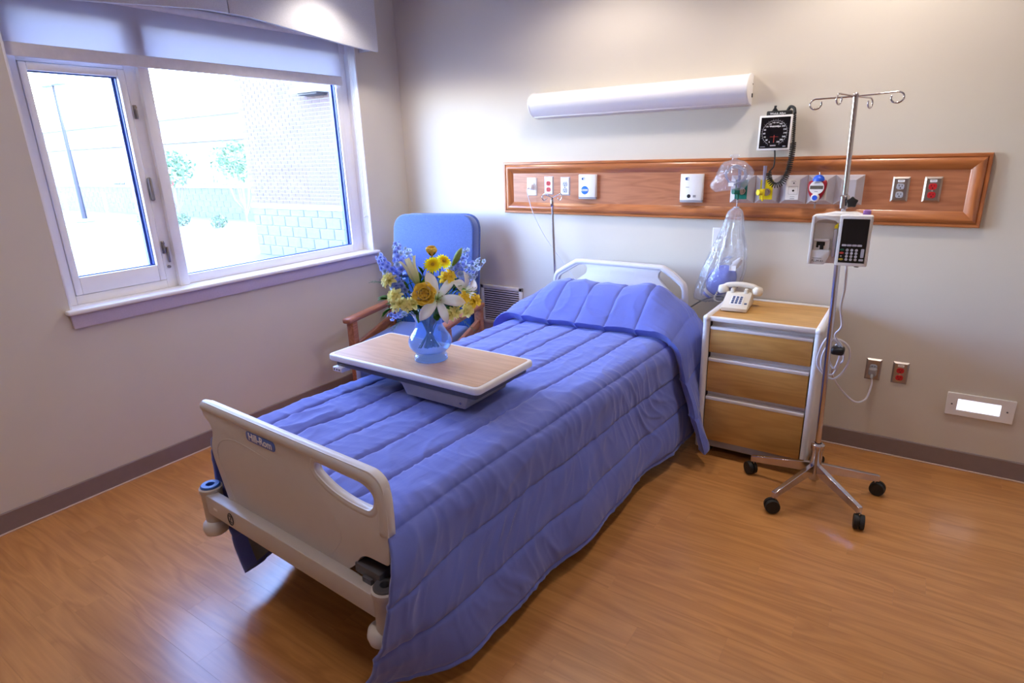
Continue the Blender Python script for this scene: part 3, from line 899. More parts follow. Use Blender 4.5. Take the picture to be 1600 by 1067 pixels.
# ------------------------------------------------------------------ comforter
cf = thing('comforter', 'quilted periwinkle blue comforter spread over the bed and turned back at the pillow', 'comforter', BED, BRZ)
TOPZ, RC = 0.638, 0.085
QS = 0.175
def section(s, right_len):
    """arc-length s across the bed -> (u, z, outward normal u, normal z, drop)"""
    sg = 1 if s >= 0 else -1
    a = abs(s)
    flat = 0.525 - RC
    arc = RC * PI / 2
    if a < flat: return s, TOPZ, 0.0, 1.0, 0.0
    if a < flat + arc:
        th = (a - flat) / RC
        return sg * (flat + RC * math.sin(th)), TOPZ - RC * (1 - math.cos(th)), sg * math.sin(th), math.cos(th), 0.0
    d = a - flat - arc
    return sg * 0.525, TOPZ - RC - d, sg, 0.0, d
def lerp_tab(tab, x):
    if x <= tab[0][0]: return tab[0][1:]
    for (x0, *a), (x1, *b) in zip(tab, tab[1:]):
        if x <= x1:
            t = (x - x0) / (x1 - x0)
            return [p + (q - p) * t for p, q in zip(a, b)]
    return tab[-1][1:]
def seam_d(s):
    x = (s + 0.20) / QS
    return abs(x - round(x)) * QS
def puff(s, v):
    """thin sewn valley at each seam, gently filled channel between"""
    d = seam_d(s)
    return 0.62 * (1 - math.exp(-(d / 0.0075) ** 1.4)) + 0.38 * math.sin(PI * min(1.0, d / (QS / 2)) / 2) ** 0.7
def ridge(x, y, z): return (1 - min(1.0, abs(nz(x, y, z)) * 2.2)) ** 3
FOOT_EDGE = [(-0.14, 0.045, 0.0), (0.0, -0.030, 0.030), (0.10, -0.060, 0.042), (0.23, -0.085, 0.026), (0.35, -0.105, -0.02), (0.47, -0.115, -0.10)]   # drop, v of the foot edge, sideways shift
def com_point(s, t):
    # t 0..1 foot to head
    u, z, nu, nzv, d = section(s, 0.55)
    right = s > 0
    foot = (1 - sstep(0.0, 0.16, t))
    v1 = 2.335
    flat = 0.525 - RC
    dd = d if d > 0 else -(RC * PI / 2 - max(0.0, abs(s) - flat)) if abs(s) > flat else -0.14
    if right: v0, du = lerp_tab(FOOT_EDGE, dd)
    else: v0, du = 0.045 - 0.03 * sstep(0.0, 0.5, d), 0.0
    v = v0 + (v1 - v0) * t
    hd = d / 0.46
    if right:
        u += 0.075 * sstep(0.0, 1.0, hd) * (1 - foot) + 0.014 * hd * math.sin(v * 7.0 + 0.6) * (1 - foot) + 0.007 * hd * math.sin(v * 15.0)
        u += du * foot
    else:
        u += (0.02 + 0.13 * foot) * hd * hd + 0.012 * hd * math.sin(v * 8)
    z += 0.012 * max(0.0, 1 - (u / 0.5) ** 2)
    side = sstep(0.0, 0.12, d)
    sd = seam_d(s)
    nearseam = math.exp(-(sd / 0.03) ** 2)
    w = 0.0125 * puff(s, v)
    w += nz(s * 3.2, v * 2.4, 3.0) * 0.008 * (1 - side)
    # gathers run across the seams
    gx = nz(s * 3, v * 2, 8.0) * 2.0
    g1 = ridge(v * 6.5 + gx, s * 2.2 + v * 1.3, 1.0)
    g2 = ridge(v * 16 + gx * 1.5, s * 5.0 - v * 2.0, 2.0)
    c1 = ridge(s * 7 + v * 5, v * 4.5 - s * 3, 9.0)
    w += (1 - side) * (0.0028 * g2 * (0.4 + nearseam) + 0.0035 * c1 + 0.0025 * nz(s * 22, v * 12, 4.0))
    shoulder = math.exp(-((abs(s) - 0.56) / 0.16) ** 2)
    w += (0.75 * side + 0.6 * shoulder) * (0.0085 * g1 + 0.0042 * g2 + 0.004 * nz(v * 22 + gx, s * 4, 5.0))
    cc = math.exp(-(((s + 0.25) / 0.16) ** 2 + ((v - 0.28) / 0.22) ** 2))
    w += 0.014 * cc * ridge(s * 5 + v * 3, v * 5 - s * 4, 5)
    u += nu * w; z += nzv * w
    v += 0.006 * nz(s * 6, v * 6, 12) * (1 if 0.02 < t < 0.98 else 0.3)
    if right: z += 0.014 * sstep(0.3, 0.46, d) * nz(v * 1.7, 0.5, 6)
    return (u, v, z)
def seam_cols(s0, s1, step):
    out = []
    k0, k1 = math.floor((s0 + 0.20) / QS), math.ceil((s1 + 0.20) / QS)
    offs = [-0.0075, -0.0045, -0.002, 0.0, 0.002, 0.0045, 0.0075]
    n = max(4, int((QS - 0.015) / step))
    for k in range(k0, k1 + 1):
        c = -0.20 + k * QS
        out += [c + o for o in offs] + [c + 0.0075 + (QS - 0.015) * i / n for i in range(1, n)]
    out = [s0] + sorted(x for x in out if s0 + 0.002 < x < s1 - 0.002) + [s1]
    return out
def grid_mesh(name, fn, s0, s1, step, nt, mat, parent, thick=0.012):
    cols = seam_cols(s0, s1, step)
    ns = len(cols) - 1
    vs = []; fs = []
    for j in range(nt + 1):
        t = j / nt
        for x in cols: vs.append(fn(x, t))
    for j in range(nt):
        for i in range(ns):
            a = j * (ns + 1) + i
            fs.append((a, a + 1, a + ns + 2, a + ns + 1))
    b = B(); b.v = vs; b.f = fs
    o = b.build(name, mat, parent, 180)
    md = o.modifiers.new('thickness', 'SOLIDIFY'); md.thickness = thick; md.offset = -1
    return o
SR = 0.525 - RC + RC * PI / 2
cover = grid_mesh('cover', com_point, -(SR + 0.47), SR + 0.465, 0.0075, 330, 'comforter_cotton', cf)

# the part turned back over the pillow
def fold_point(s, t):
    u, z, nu, nzv, d = section(s, 0.5)
    right = s > 0
    vf = 1.875 + 0.075 * sstep(-0.5, 0.4, u) - 0.04 * sstep(0.1, 0.5, d) + 0.018 * nz(s * 3, 0.3, 2)
    if right: vf -= 0.02 * sstep(0, 0.3, d)
    v1 = 2.335
    # t<0.06 : rolled edge curling under
    if t < 0.1:
        a = t / 0.1
        v = vf + 0.045 * (1 - a) ** 2
        lift = 0.012 + 0.05 * math.sin(a * PI / 2)
    else:
        a = (t - 0.1) / 0.9
        v = vf + (v1 - vf) * a
        lift = 0.062 + 0.01 * math.sin(a * PI)
    a2 = max(0.0, (t - 0.1) / 0.9)
    mound = 0.185 * (sstep(-0.15, 0.62, a2) - 0.15 - 0.30 * sstep(0.72, 1.0, a2))
    mu = 1 - sstep(0.24, 0.58, abs(u)) if s < 0 else 1 - 0.85 * sstep(0.34, 0.60, abs(u))
    if d == 0: z += mound * mu * (0.85 + 0.15 * nzv)
    else: z += mound * mu * (1 - sstep(0, 0.5, d))
    if right:
        hd = d / 0.48
        u += (0.190 - 0.10 * sstep(1.96, 2.11, v)) * hd ** 1.1 + 0.008 * hd * math.sin(v * 14 + 1)
        z -= 0.02 * hd * a2
    else:
        hd = d / 0.4
        u += -0.01 * hd
    w = lift + 0.0095 * puff(s, v) + 0.010 * nz(s * 3.2, v * 4, 21) + 0.003 * nz(s * 9, v * 8, 23) + 0.006 * ridge(s * 5 + v * 3, v * 6 - s * 2, 24) + 0.003 * ridge(v * 16, s * 5, 25)
    w += 0.010 * sstep(0, 0.2, d) * nz(v * 10, s * 3, 31)
    w += 0.02 * math.exp(-(((s - 0.28) / 0.10) ** 2 + ((a2 - 0.72) / 0.22) ** 2))
    return (u + nu * w, v, z + nzv * w)
fo = grid_mesh('turned_back_fold', fold_point, -(SR + 0.22), SR + 0.45, 0.008, 130, 'comforter_cotton', cf, 0.010)
# care label on the hem underside at the left foot corner
lab = B()
lv = []
for j in range(5):
    for i in range(5):
        p = com_point(-(SR + 0.36 + 0.085 * i / 4), 0.022 + 0.045 * j / 4)
        lv.append((p[0] + 0.022, p[1], p[2]))
lab.add(lv, [(j * 5 + i, j * 5 + i + 1, j * 5 + i + 6, j * 5 + i + 5) for j in range(4) for i in range(4)])
lo = lab.build('care_label', 'ink_grey', cf, 0)
md = lo.modifiers.new('thickness', 'SOLIDIFY'); md.thickness = 0.001

# ================================================================== OVERBED TABLE
TZ = 0.79
tb = thing('overbed_table', 'overbed table with pale wood laminate top and white edge over the bed', 'table', (1.643, -1.70, 0), math.radians(-0.8))
hx, hy = 0.428, 0.198
to = B().prism(rpoly(rect(-hx, -hy, hx, hy), 0.03), TZ - 0.030, TZ - 0.001, 'xy', 0.008, 3).build('edge_band', 'white_plastic', tb, 40)
B().prism(rpoly(rect(-hx + 0.017, -hy + 0.017, hx - 0.017, hy - 0.017), 0.02), TZ - 0.012, TZ, 'xy').build('top', 'table_laminate', tb, 30)
B().prism(rpoly(rect(-hx + 0.035, -hy + 0.014, hx - 0.022, hy - 0.02), 0.02), TZ - 0.056, TZ - 0.029, 'xy', 0.006).build('under_tray', 'dark_grey_plastic', tb, 40)
B().prism([(0.035, TZ - 0.108), (0.345, TZ - 0.108), (0.365, TZ - 0.054), (-0.03, TZ - 0.054), (0.01, TZ - 0.066)], -0.178, 0.10, 'xz', 0.006).build('mechanism_housing', 'grey_plastic', tb, 40)
B().cyl((0.325, -0.180, TZ - 0.085), (0.325, -0.177, TZ - 0.085), 0.005, seg=10).build('screw', 'chrome', tb)
B().box((-0.39, -0.205, TZ - 0.073), (-0.33, -0.15, TZ - 0.052), 0.003).build('release_lever', 'white_plastic', tb)
for k in range(3):
    B().box((-0.382 + k * 0.016, -0.2056, TZ - 0.066), (-0.375 + k * 0.016, -0.2048, TZ - 0.058)).build('lever_mark', 'ink_dark', tb, 0)
B().box((-0.45, -0.03, 0.08), (-0.415, 0.03, TZ - 0.05), 0.006).build('column', 'grey_plastic', tb)
B().box((-0.44, -0.03, TZ - 0.06), (0.0, 0.03, TZ - 0.05), 0.003).build('arm', 'dark_grey_plastic', tb)
B().box((-0.45, -0.25, 0.045), (-0.40, 0.25, 0.085), 0.01).box((-0.42, -0.25, 0.045), (0.12, -0.21, 0.075), 0.01).box((-0.42, 0.21, 0.045), (0.12, 0.25, 0.075), 0.01).build('base', 'grey_plastic', tb)
for x, y in ((-0.42, -0.23), (-0.42, 0.23), (0.1, -0.23), (0.1, 0.23)):
    B().cyl((x - 0.012, y, 0.024), (x + 0.012, y, 0.024), 0.024, seg=16).build('caster', 'black_rubber', tb)

# ================================================================== PATIENT CHAIR
ch = thing('patient_chair', 'high-backed blue upholstered armchair with wooden arms in the corner', 'chair', (0.588, -0.62, 0), math.radians(14))
def cushion(lo, hi, bev, mat, name, M=None, n=3):
    return B().box(lo, hi, bev, 5, M).build(name, mat, ch, 60)
rec = Matrix.Translation((0, 0.24, 0.44)) @ Matrix.Rotation(math.radians(-9), 4, 'X')
bo = B().prism(rpoly(rect(-0.315, 0.36, 0.315, 0.80), [0.02, 0.02, 0.12, 0.12], 8), -0.05, 0.055, 'xz', 0.03, 4, M=rec).build('back_cushion', 'chair_fabric', ch, 60)
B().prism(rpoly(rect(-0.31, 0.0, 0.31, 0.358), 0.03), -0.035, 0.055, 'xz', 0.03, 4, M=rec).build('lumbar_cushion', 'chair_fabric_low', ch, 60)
B().prism(rpoly(rect(-0.318, 0.02, 0.318, 0.81), [0.02, 0.02, 0.12, 0.12], 8), 0.055, 0.075, 'xz', 0.006, 2, M=rec).build('back_shell', 'chair_fabric', ch, 60)
B().box((-0.29, -0.30, 0.36), (0.29, 0.26, 0.47), 0.04, 4).build('seat_cushion', 'chair_fabric', ch, 60)
for s in (-1, 1):
    x = s * 0.345
    B().box((x - 0.032, -0.335, 0.592), (x + 0.032, 0.30, 0.628), 0.012, 3).build('armrest', 'chair_wood', ch)
    B().box((x - 0.025, -0.30, 0.0), (x + 0.025, -0.245, 0.595), 0.005).build('leg', 'chair_wood', ch)
    B().box((x - 0.025, 0.225, 0.0), (x + 0.025, 0.28, 0.595), 0.005).build('leg', 'chair_wood', ch)
    B().prism([(-0.27, 0.37), (-0.27, 0.43), (0.25, 0.52), (0.25, 0.46)], x - 0.014, x + 0.014, 'yz', 0.003).build('side_rail', 'chair_wood', ch)
B().box((-0.33, -0.29, 0.31), (0.33, -0.265, 0.36), 0.004).build('front_rail', 'chair_wood', ch)

# ================================================================== NIGHTSTAND
NX0, NX1, NY0, NY1 = 2.485, 3.05, -0.50, -0.012
ns = thing('nightstand', 'wood laminate nightstand with three drawers and white trim beside the bed', 'nightstand', ((NX0 + NX1) / 2, (NY0 + NY1) / 2, 0))
def np_(name, b, mat, sharp=40, parent=None): return b.build(name, mat, parent or ns, sharp, world=True)
np_('top', B().box((NX0 + 0.02, NY0 + 0.02, 0.765), (NX1 - 0.02, NY1 - 0.015, 0.787)), 'stand_laminate', 0)
rim = B()
rim.tube([(NX0 + 0.018, NY0 + 0.005, 0.778), (NX0 + 0.018, NY1 - 0.012, 0.778)], 0.019, 10)
rim.tube([(NX1 - 0.018, NY0 + 0.005, 0.778), (NX1 - 0.018, NY1 - 0.012, 0.778)], 0.019, 10)
rim.ball((NX0 + 0.018, NY0 + 0.008, 0.778), 0.0195, 12).ball((NX1 - 0.018, NY0 + 0.008, 0.778), 0.0195, 12)
rim.box((NX0 + 0.01, NY0, 0.766), (NX1 - 0.01, NY0 + 0.022, 0.790), 0.004).box((NX0 + 0.01, NY1 - 0.022, 0.766), (NX1 - 0.01, NY1, 0.794), 0.004)
np_('rim', rim, 'white_plastic', 60)
for x in (NX0 + 0.018, NX1 - 0.018):
    np_('post', B().cyl((x, NY0 + 0.012, 0.05), (x, NY0 + 0.012, 0.77), 0.018, seg=16), 'white_plastic')
np_('side_panel', B().box((NX0 + 0.006, NY0 + 0.012, 0.05), (NX0 + 0.02, NY1, 0.77)), 'white_plastic', 0)
np_('side_panel', B().box((NX1 - 0.02, NY0 + 0.012, 0.05), (NX1 - 0.006, NY1, 0.77)), 'white_plastic', 0)
np_('carcass', B().box((NX0 + 0.02, NY0 + 0.055, 0.06), (NX1 - 0.02, NY1, 0.76)), 'dark_grey_plastic', 0)
for f0, f1, s0 in ((0.597, 0.722, 0.742), (0.377, 0.548, 0.570), (0.095, 0.330, 0.352)):
    dr = np_('drawer', B().box((NX0 + 0.04, NY0 + 0.006, f0), (NX1 - 0.04, NY0 + 0.05, f1), 0.002), 'stand_laminate', 30)
    hs = B().box((NX0 + 0.04, NY0 + 0.002, f1), (NX1 - 0.04, NY0 + 0.05, s0 - 0.004), 0.003)
    hs.box((NX0 + 0.04, NY0 + 0.042, f1), (NX1 - 0.04, NY0 + 0.052, s0 + 0.024))
    o = hs.build('drawer_pull', 'white_plastic', dr, 40); o.matrix_parent_inverse = Matrix.Identity(4)
np_('plinth', B().box((NX0 + 0.04, NY0 + 0.02, 0.052), (NX1 - 0.04, NY0 + 0.04, 0.092), 0.002), 'grey_plastic')
for x in (NX0 + 0.06, NX1 - 0.06):
    for yv in (NY0 + 0.09, NY1 - 0.06):
        np_('caster', B().cyl((x - 0.012, yv, 0.025), (x + 0.012, yv, 0.025), 0.025, seg=16).box((x - 0.008, yv - 0.008, 0.03), (x + 0.008, yv + 0.008, 0.062)), 'black_rubber')

# ------------------------------------------------------------------ telephone
PZ = 0.7885
tp = thing('telephone', 'beige push-button desk telephone on the nightstand', 'telephone', (2.592, -0.250, PZ), math.radians(4))
B().prism([(-0.105, 0.003), (-0.105, 0.022), (-0.098, 0.028), (0.030, 0.072), (0.045, 0.078), (0.095, 0.070), (0.105, 0.05), (0.105, 0.003)], -0.066, 0.066, 'yz', 0.005, 2).build('body', 'cream_plastic', tp, 40)
sl = math.atan2(0.044, 0.128)
KM = Matrix.Translation((0, -0.098, 0.0285)) @ Matrix.Rotation(sl, 4, 'X')
kp = B().box((-0.030, 0.022, -0.001), (0.034, 0.108, 0.0012), 0.0008, 1, M=KM).build('keypad_plate', 'white_plastic', tp)
ky = B()
for r in range(4):
    for c in range(3):
        o = B().box((-0.022 + c * 0.019, 0.030 + r * 0.019, 0.001), (-0.010 + c * 0.019, 0.0425 + r * 0.019, 0.005), 0.001, 1, M=KM).build('key', 'phone_key', kp)
B().box((0.045, 0.028, 0.000), (0.058, 0.040, 0.004), 0.001, 1, M=KM).build('key', 'phone_key', tp)
cr_ = B()
for s in (-1, 1): cr_.box((s * 0.035 - 0.010, 0.030, 0.068), (s * 0.035 + 0.010, 0.095, 0.098), 0.006, 2)
cr_.build('cradle', 'cream_plastic', tp)
hs = B()
hs.tube([(-0.085, 0.062, 0.098), (-0.06, 0.062, 0.110), (0, 0.062, 0.116), (0.06, 0.062, 0.110), (0.085, 0.062, 0.098)], 0.0145, 12, smooth=4)
for s in (-1, 1):
    hs.lathe([(0, 0.018), (0.020, 0.016), (0.028, 0.0), (0.029, -0.018), (0.024, -0.026), (0, -0.028)], 20, Matrix.Translation((s * 0.090, 0.062, 0.092)) @ Matrix.Rotation(s * 0.25, 4, 'Y'))
hso = hs.build('handset', 'cream_plastic', tp, 60)
cp = []
for i in range(121):
    a = i / 120
    p = Vector((-0.105, 0.062, 0.09)) * (1 - a) + Vector((-0.075, 0.08, 0.012)) * a + Vector((-0.045 * math.sin(a * PI), 0.01 * math.sin(a * PI), -0.035 * math.sin(a * PI)))
    an = a * 2 * PI * 15
    cp.append(p + Vector((0.0045 * math.cos(an), 0.0045 * math.sin(an), 0)))
B().tube(cp, 0.0016, 5).build('coiled_cord', 'cream_plastic', tp, 180)

# ================================================================== HEADWALL PANEL
HX0, HX1, HZ0, HZ1 = 0.927, 3.585, 1.231, 1.565
hw = thing('headwall_panel', 'long framed cherry wood service panel on the wall over the bed', 'wall panel', ((HX0 + HX1) / 2, 0, HZ0))
B().box((HX0 + 0.03, -0.012, HZ0 + 0.03), (HX1 - 0.03, -0.0005, HZ1 - 0.03)).build('panel_board', 'panel_wood', hw, 0, world=True)
mprof = [(0.0, 0.0), (0.0, 0.022), (0.003, 0.025), (0.013, 0.025), (0.016, 0.020), (0.018, 0.020), (0.020, 0.026), (0.028, 0.031), (0.038, 0.031), (0.050, 0.026), (0.062, 0.018), (0.068, 0.0155), (0.072, 0.012), (0.072, 0.0)]
def mould(name, a, b, fix, d, mat):
    n = len(mprof); vs = []
    for e in (0, 1):
        for q, h in mprof:
            if d in ('T', 'B'):
                x = (a + q) if e == 0 else (b - q)
                z = fix - q if d == 'T' else fix + q
            else:
                z = (a + q) if e == 0 else (b - q)
                x = fix + q if d == 'L' else fix - q
            vs.append((x, -h - 0.0004, z))
    fs = [(i, (i + 1) % n, n + (i + 1) % n, n + i) for i in range(n)] + [tuple(range(n)), tuple(range(2 * n - 1, n - 1, -1))]
    B().add(vs, fs).build(name, mat, hw, 35, world=True)
mould('frame_rail', HX0, HX1, HZ1, 'T', 'rail_wood_x')
mould('frame_rail', HX0, HX1, HZ0, 'B', 'rail_wood_x')
mould('frame_rail', HZ0, HZ1, HX0, 'L', 'rail_wood_z')
mould('frame_rail', HZ0, HZ1, HX1, 'R', 'rail_wood_z')

# ------------------------------------------------------------------ outlets
def frustum(b, w, h, d, ins):
    """bevelled cover plate: base w x h at y=0, face inset at y=-d"""
    vs = [(-w / 2, 0, -h / 2), (w / 2, 0, -h / 2), (w / 2, 0, h / 2), (-w / 2, 0, h / 2)]
    i = ins
    vs += [(-w / 2 + i, -d, -h / 2 + i), (w / 2 - i, -d, -h / 2 + i), (w / 2 - i, -d, h / 2 - i), (-w / 2 + i, -d, h / 2 - i)]
    b.add(vs, [(3, 2, 1, 0), (4, 5, 6, 7), (0, 1, 5, 4), (1, 2, 6, 5), (2, 3, 7, 6), (3, 0, 4, 7)])
    return b
def outlet(label, x, z, y0, plate='brushed_steel', sock='outlet_red', grp=None, w=0.071, h=0.117, sticker=True):
    t = thing('wall_outlet', label, 'outlet', (x, y0, z))
    p = frustum(B(), w, h, 0.007, 0.008).build('cover_plate', plate, t, 20)
    for s in (-1, 1):
        zc = s * 0.0195 - 0.006
        r = B().prism(rpoly([(-0.0165, zc - 0.008), (-0.010, zc - 0.0145), (0.010, zc - 0.0145), (0.0165, zc - 0.008), (0.0165, zc + 0.008), (0.010, zc + 0.0145), (-0.010, zc + 0.0145), (-0.0165, zc + 0.008)], 0.004, 2), -0.010, -0.006, 'xz', 0.001, 1).build('receptacle', sock, t, 40)
        B().box((-0.0075, -0.0104, zc + 0.0), (-0.0050, -0.0098, zc + 0.008)).box((0.005, -0.0104, zc + 0.0), (0.0075, -0.0098, zc + 0.007)).cyl((0, -0.0104, zc - 0.007), (0, -0.0098, zc - 0.007), 0.003, seg=10).build('slots', 'slot_black', r, 0)
    B().cyl((0, -0.0085, -0.006), (0, -0.0065, -0.006), 0.0032, seg=12).build('screw', 'chrome', t)
    if sticker:
        st = B().box((-0.014, -0.0078, 0.034), (0.014, -0.0068, 0.045)).build('sticker', 'ink_white', t, 0)
        B().box((-0.009, -0.0081, 0.0385), (0.009, -0.0077, 0.0405)).build('sticker_line', 'ink_grey', st, 0)
    return t
PF = -0.0124
outlet('steel outlet with red sockets behind the thin drip rod, left part of the wood panel', 1.281, 1.414, PF, 'pale_steel')
outlet('steel outlet with grey sockets left of the round blue call button', 1.404, 1.410, PF, 'pale_steel', 'outlet_grey')
outlet('steel outlet with grey sockets near the right end of the wood panel', 3.250, 1.403, PF, 'brushed_steel', 'outlet_grey')
outlet('steel outlet with red sockets at the right end of the wood panel', 3.379, 1.403, PF, 'brushed_steel', 'outlet_red')
outlet('low steel outlet with red sockets on the wall right of the plugged one', 3.379, 0.473, -0.0004, 'brushed_steel', 'outlet_red')
outlet('low steel outlet on the wall with the white pump cord plugged in', 3.258, 0.472, -0.0004, 'brushed_steel', 'outlet_grey', sticker=False)

# white call jack with a plug and cord
cj = thing('call_jack', 'white wall plate with a plugged-in cord at the left end of the wood panel', 'wall plate', (1.150, PF, 1.406))
frustum(B(), 0.080, 0.117, 0.008, 0.006).build('cover_plate', 'white_plastic', cj, 20)
B().box((-0.020, -0.034, -0.018), (0.016, -0.008, 0.016), 0.006, 2).cyl((-0.008, -0.03, -0.004), (-0.008, -0.05, -0.014), 0.006, 0.004, 10).build('plug', 'white_plastic', cj, 40)
B().box((0.018, -0.0088, 0.012), (0.026, -0.0078, 0.028)).build('jack_mark', 'ink_grey', cj, 0)
B().tube([(1.141, -0.064, 1.390), (1.146, -0.066, 1.36), (1.169, -0.055, 1.262), (1.203, -0.045, 1.178), (1.267, -0.035, 1.066), (1.39, -0.03, 0.915), (1.511, -0.03, 0.775), (1.60, -0.04, 0.62)], 0.0028, 6, smooth=6).build('cord', 'cord_white', cj, 180, world=True)

def call_unit(label, x, z, w, h):
    t = thing('call_station', label, 'call station', (x, PF, z))
    n = 10
    pts = [(-w / 2, 0.0)] + [(-w / 2 + w * i / n, -0.020 - 0.010 * math.sin(PI * i / n)) for i in range(n + 1)] + [(w / 2, 0.0)]
    B().prism(pts, -h / 2 + 0.008, h / 2, 'xy', 0.002, 1).build('body', 'white_plastic', t, 40)
    B().prism([(a, b * 0.9) for a, b in pts], -h / 2 - 0.004, -h / 2 + 0.009, 'xy').build('lower_lip', 'grey_plastic', t, 40)
    s = B().prism(rpoly(rect(-0.035, h / 2 - 0.034, -0.001, h / 2 - 0.018), 0.008), -0.0295, -0.022, 'xz').build('symbol', 'call_navy', t, 30)
    B().cyl((-0.018, -0.030, h / 2 - 0.0235), (-0.018, -0.029, h / 2 - 0.0235), 0.003, seg=10).box((-0.0215, -0.030, h / 2 - 0.032), (-0.0145, -0.029, h / 2 - 0.028), 0.0005).build('symbol_figure', 'ink_white', s, 0)
    return t
c1 = call_unit('white call station with a big round blue button on the wood panel', 1.571, 1.410, 0.122, 0.147)
bt = B().lathe([(0.0, 0.0), (0.024, 0.0), (0.026, -0.002), (0.026, -0.01)], 28, Matrix.Translation((-0.012, -0.0315, -0.022)) @ Matrix.Rotation(PI / 2, 4, 'X')).build('round_button', 'call_blue', c1, 40)
text('CODE', 0.0165, 'ink_white', bt, at(-0.012, -0.0318, -0.022), bold=0.0004)
c2 = call_unit('white call station with a small black jack left of the clear bags', 2.236, 1.405, 0.131, 0.154)
B().cyl((-0.010, -0.0315, -0.045), (-0.010, -0.024, -0.045), 0.0105, seg=18).build('jack', 'black_plastic', c2)
B().box((-0.030, -0.0298, 0.003), (-0.012, -0.0285, 0.006)).box((-0.012, -0.0298, 0.004), (-0.008, -0.0285, 0.0055)).box((0.014, -0.0298, -0.052), (0.030, -0.0285, -0.039)).build('marks', 'ink_grey', c2, 0)

# ------------------------------------------------------------------ medical gas outlets
def gas(label, x, face):
    t = thing('gas_outlet', label, 'gas outlet', (x, PF, 1.399))
    w, h = 0.128, 0.147
    iw, ih = 0.066, 0.104
    vs = [(-w / 2, 0, -h / 2), (w / 2, 0, -h / 2), (w / 2, 0, h / 2), (-w / 2, 0, h / 2), (-iw / 2, -0.034, -ih / 2), (iw / 2, -0.034, -ih / 2), (iw / 2, -0.034, ih / 2), (-iw / 2, -0.034, ih / 2)]
    B().add(vs, [(3, 2, 1, 0), (4, 5, 6, 7), (0, 1, 5, 4), (1, 2, 6, 5), (2, 3, 7, 6), (3, 0, 4, 7)]).build('housing', 'pale_steel', t, 20)
    B().box((-iw / 2 + 0.001, -0.036, -ih / 2 + 0.001), (iw / 2 - 0.001, -0.033, ih / 2 - 0.001), 0.001, 1).build('face_plate', face, t, 30)
    return t
g1 = gas('steel gas outlet with green face under the small clear bag', 2.515, 'green_plastic')
g2 = gas('steel gas outlet with yellow face and yellow valve', 2.645, 'yellow_plastic')
g3 = gas('steel gas outlet with plain white face under the black coiled cord', 2.773, 'white_plastic')
g4 = gas('steel gas outlet carrying the red suction gauge', 2.903, 'white_plastic')
g5 = gas('blank steel gas outlet behind the tall drip pole', 3.031, 'pale_steel')
B().cyl((0.005, -0.0375, -0.004), (0.005, -0.0355, -0.004), 0.0055, seg=14).cyl((0.005, -0.0375, 0.034), (0.005, -0.0355, 0.034), 0.0035, seg=12).build('port', 'slot_black', g3, 30)
B().tube([(-0.018, -0.0365, -0.022), (0.026, -0.0365, -0.022), (0.026, -0.0365, 0.018), (-0.018, -0.0365, 0.018)], 0.0008, 4, closed=True).box((-0.008, -0.0366, -0.036), (0.014, -0.0358, -0.034)).box((-0.008, -0.0366, -0.046), (0.014, -0.0358, -0.043)).box((-0.008, -0.0366, 0.043), (0.014, -0.0358, 0.045)).build('face_marks', 'ink_grey', g3, 0)
def flowmeter(name, label, x, z, mat, stem, tubemat, tz0, tz1):
    t = thing(name, label, 'flow meter', (x, PF - 0.038, z))
    B().cyl((0.012, 0, 0), (0.012, -0.022, 0), 0.019, seg=18).cyl((0.012, -0.02, 0), (0.012, -0.034, 0), 0.012, seg=14).build('coupling', 'chrome', t)
    B().cyl((-0.004, -0.03, -0.012), (-0.004, -0.03, 0.018), 0.011, seg=14).cyl((-0.004, -0.03, -0.012), (-0.004, -0.03, -0.046), 0.009, 0.004, 12).build('valve_body', mat, t)
    B().cyl((-0.012, -0.036, 0.0), (-0.026, -0.052, 0.0), 0.016, 0.015, 14).build('knob', mat, t)
    B().cyl((-0.004, -0.03, tz0), (-0.004, -0.03, tz1), 0.0085, seg=14).build('flow_tube', tubemat, t)
    return t
flowmeter('air_flowmeter', 'yellow air valve with an upright clear tube on the yellow outlet', 2.640, 1.388, 'yellow_plastic', 0, 'flow_tube', 0.018, 0.135)
flowmeter('oxygen_flowmeter', 'green oxygen valve with a clear tube inside the small bag', 2.512, 1.392, 'green_plastic', 0, 'flow_tube', 0.018, 0.115)

# red suction regulator
sr = thing('suction_regulator', 'red suction regulator with oval white dial and blue knob', 'regulator', (2.892, PF - 0.037, 1.40))
body = rpoly([(-0.043, 0.048), (0.046, 0.050), (0.043, 0.0), (0.018, -0.052), (-0.016, -0.052), (-0.042, -0.005)], [0.02, 0.02, 0.04, 0.02, 0.02, 0.04])
B().prism(body, -0.036, -0.012, 'xz', 0.006, 2).build('body', 'red_plastic', sr, 45)
B().cyl((0, -0.014, 0), (0, 0, 0), 0.02, seg=18).build('stem', 'chrome', sr)
dl = B().prism([(0.034 * math.cos(a * PI / 16), 0.014 + 0.034 * math.sin(a * PI / 16)) for a in range(32)], -0.0395, -0.034, 'xz').build('dial', 'white_plastic', sr, 30)
B().box((-0.030, -0.0405, 0.006), (0.030, -0.039, 0.023)).build('display', 'lcd_grey', dl, 0)
B().box((-0.012, -0.0402, 0.036), (0.012, -0.0392, 0.038)).box((-0.008, -0.0402, -0.008), (0.008, -0.0392, -0.005)).build('dial_marks', 'ink_grey', dl, 0)
B().lathe([(0.0, 0.014), (0.012, 0.014), (0.0125, 0.008), (0.019, 0.007), (0.021, 0.0)], 22, Matrix.Translation((-0.002, -0.036, -0.036)) @ Matrix.Rotation(PI / 2, 4, 'X')).build('knob_ring', 'white_plastic', sr, 45)
B().cyl((-0.002, -0.0495, -0.036), (-0.002, -0.052, -0.036), 0.0125, seg=20).build('knob', 'blue_plastic', sr)
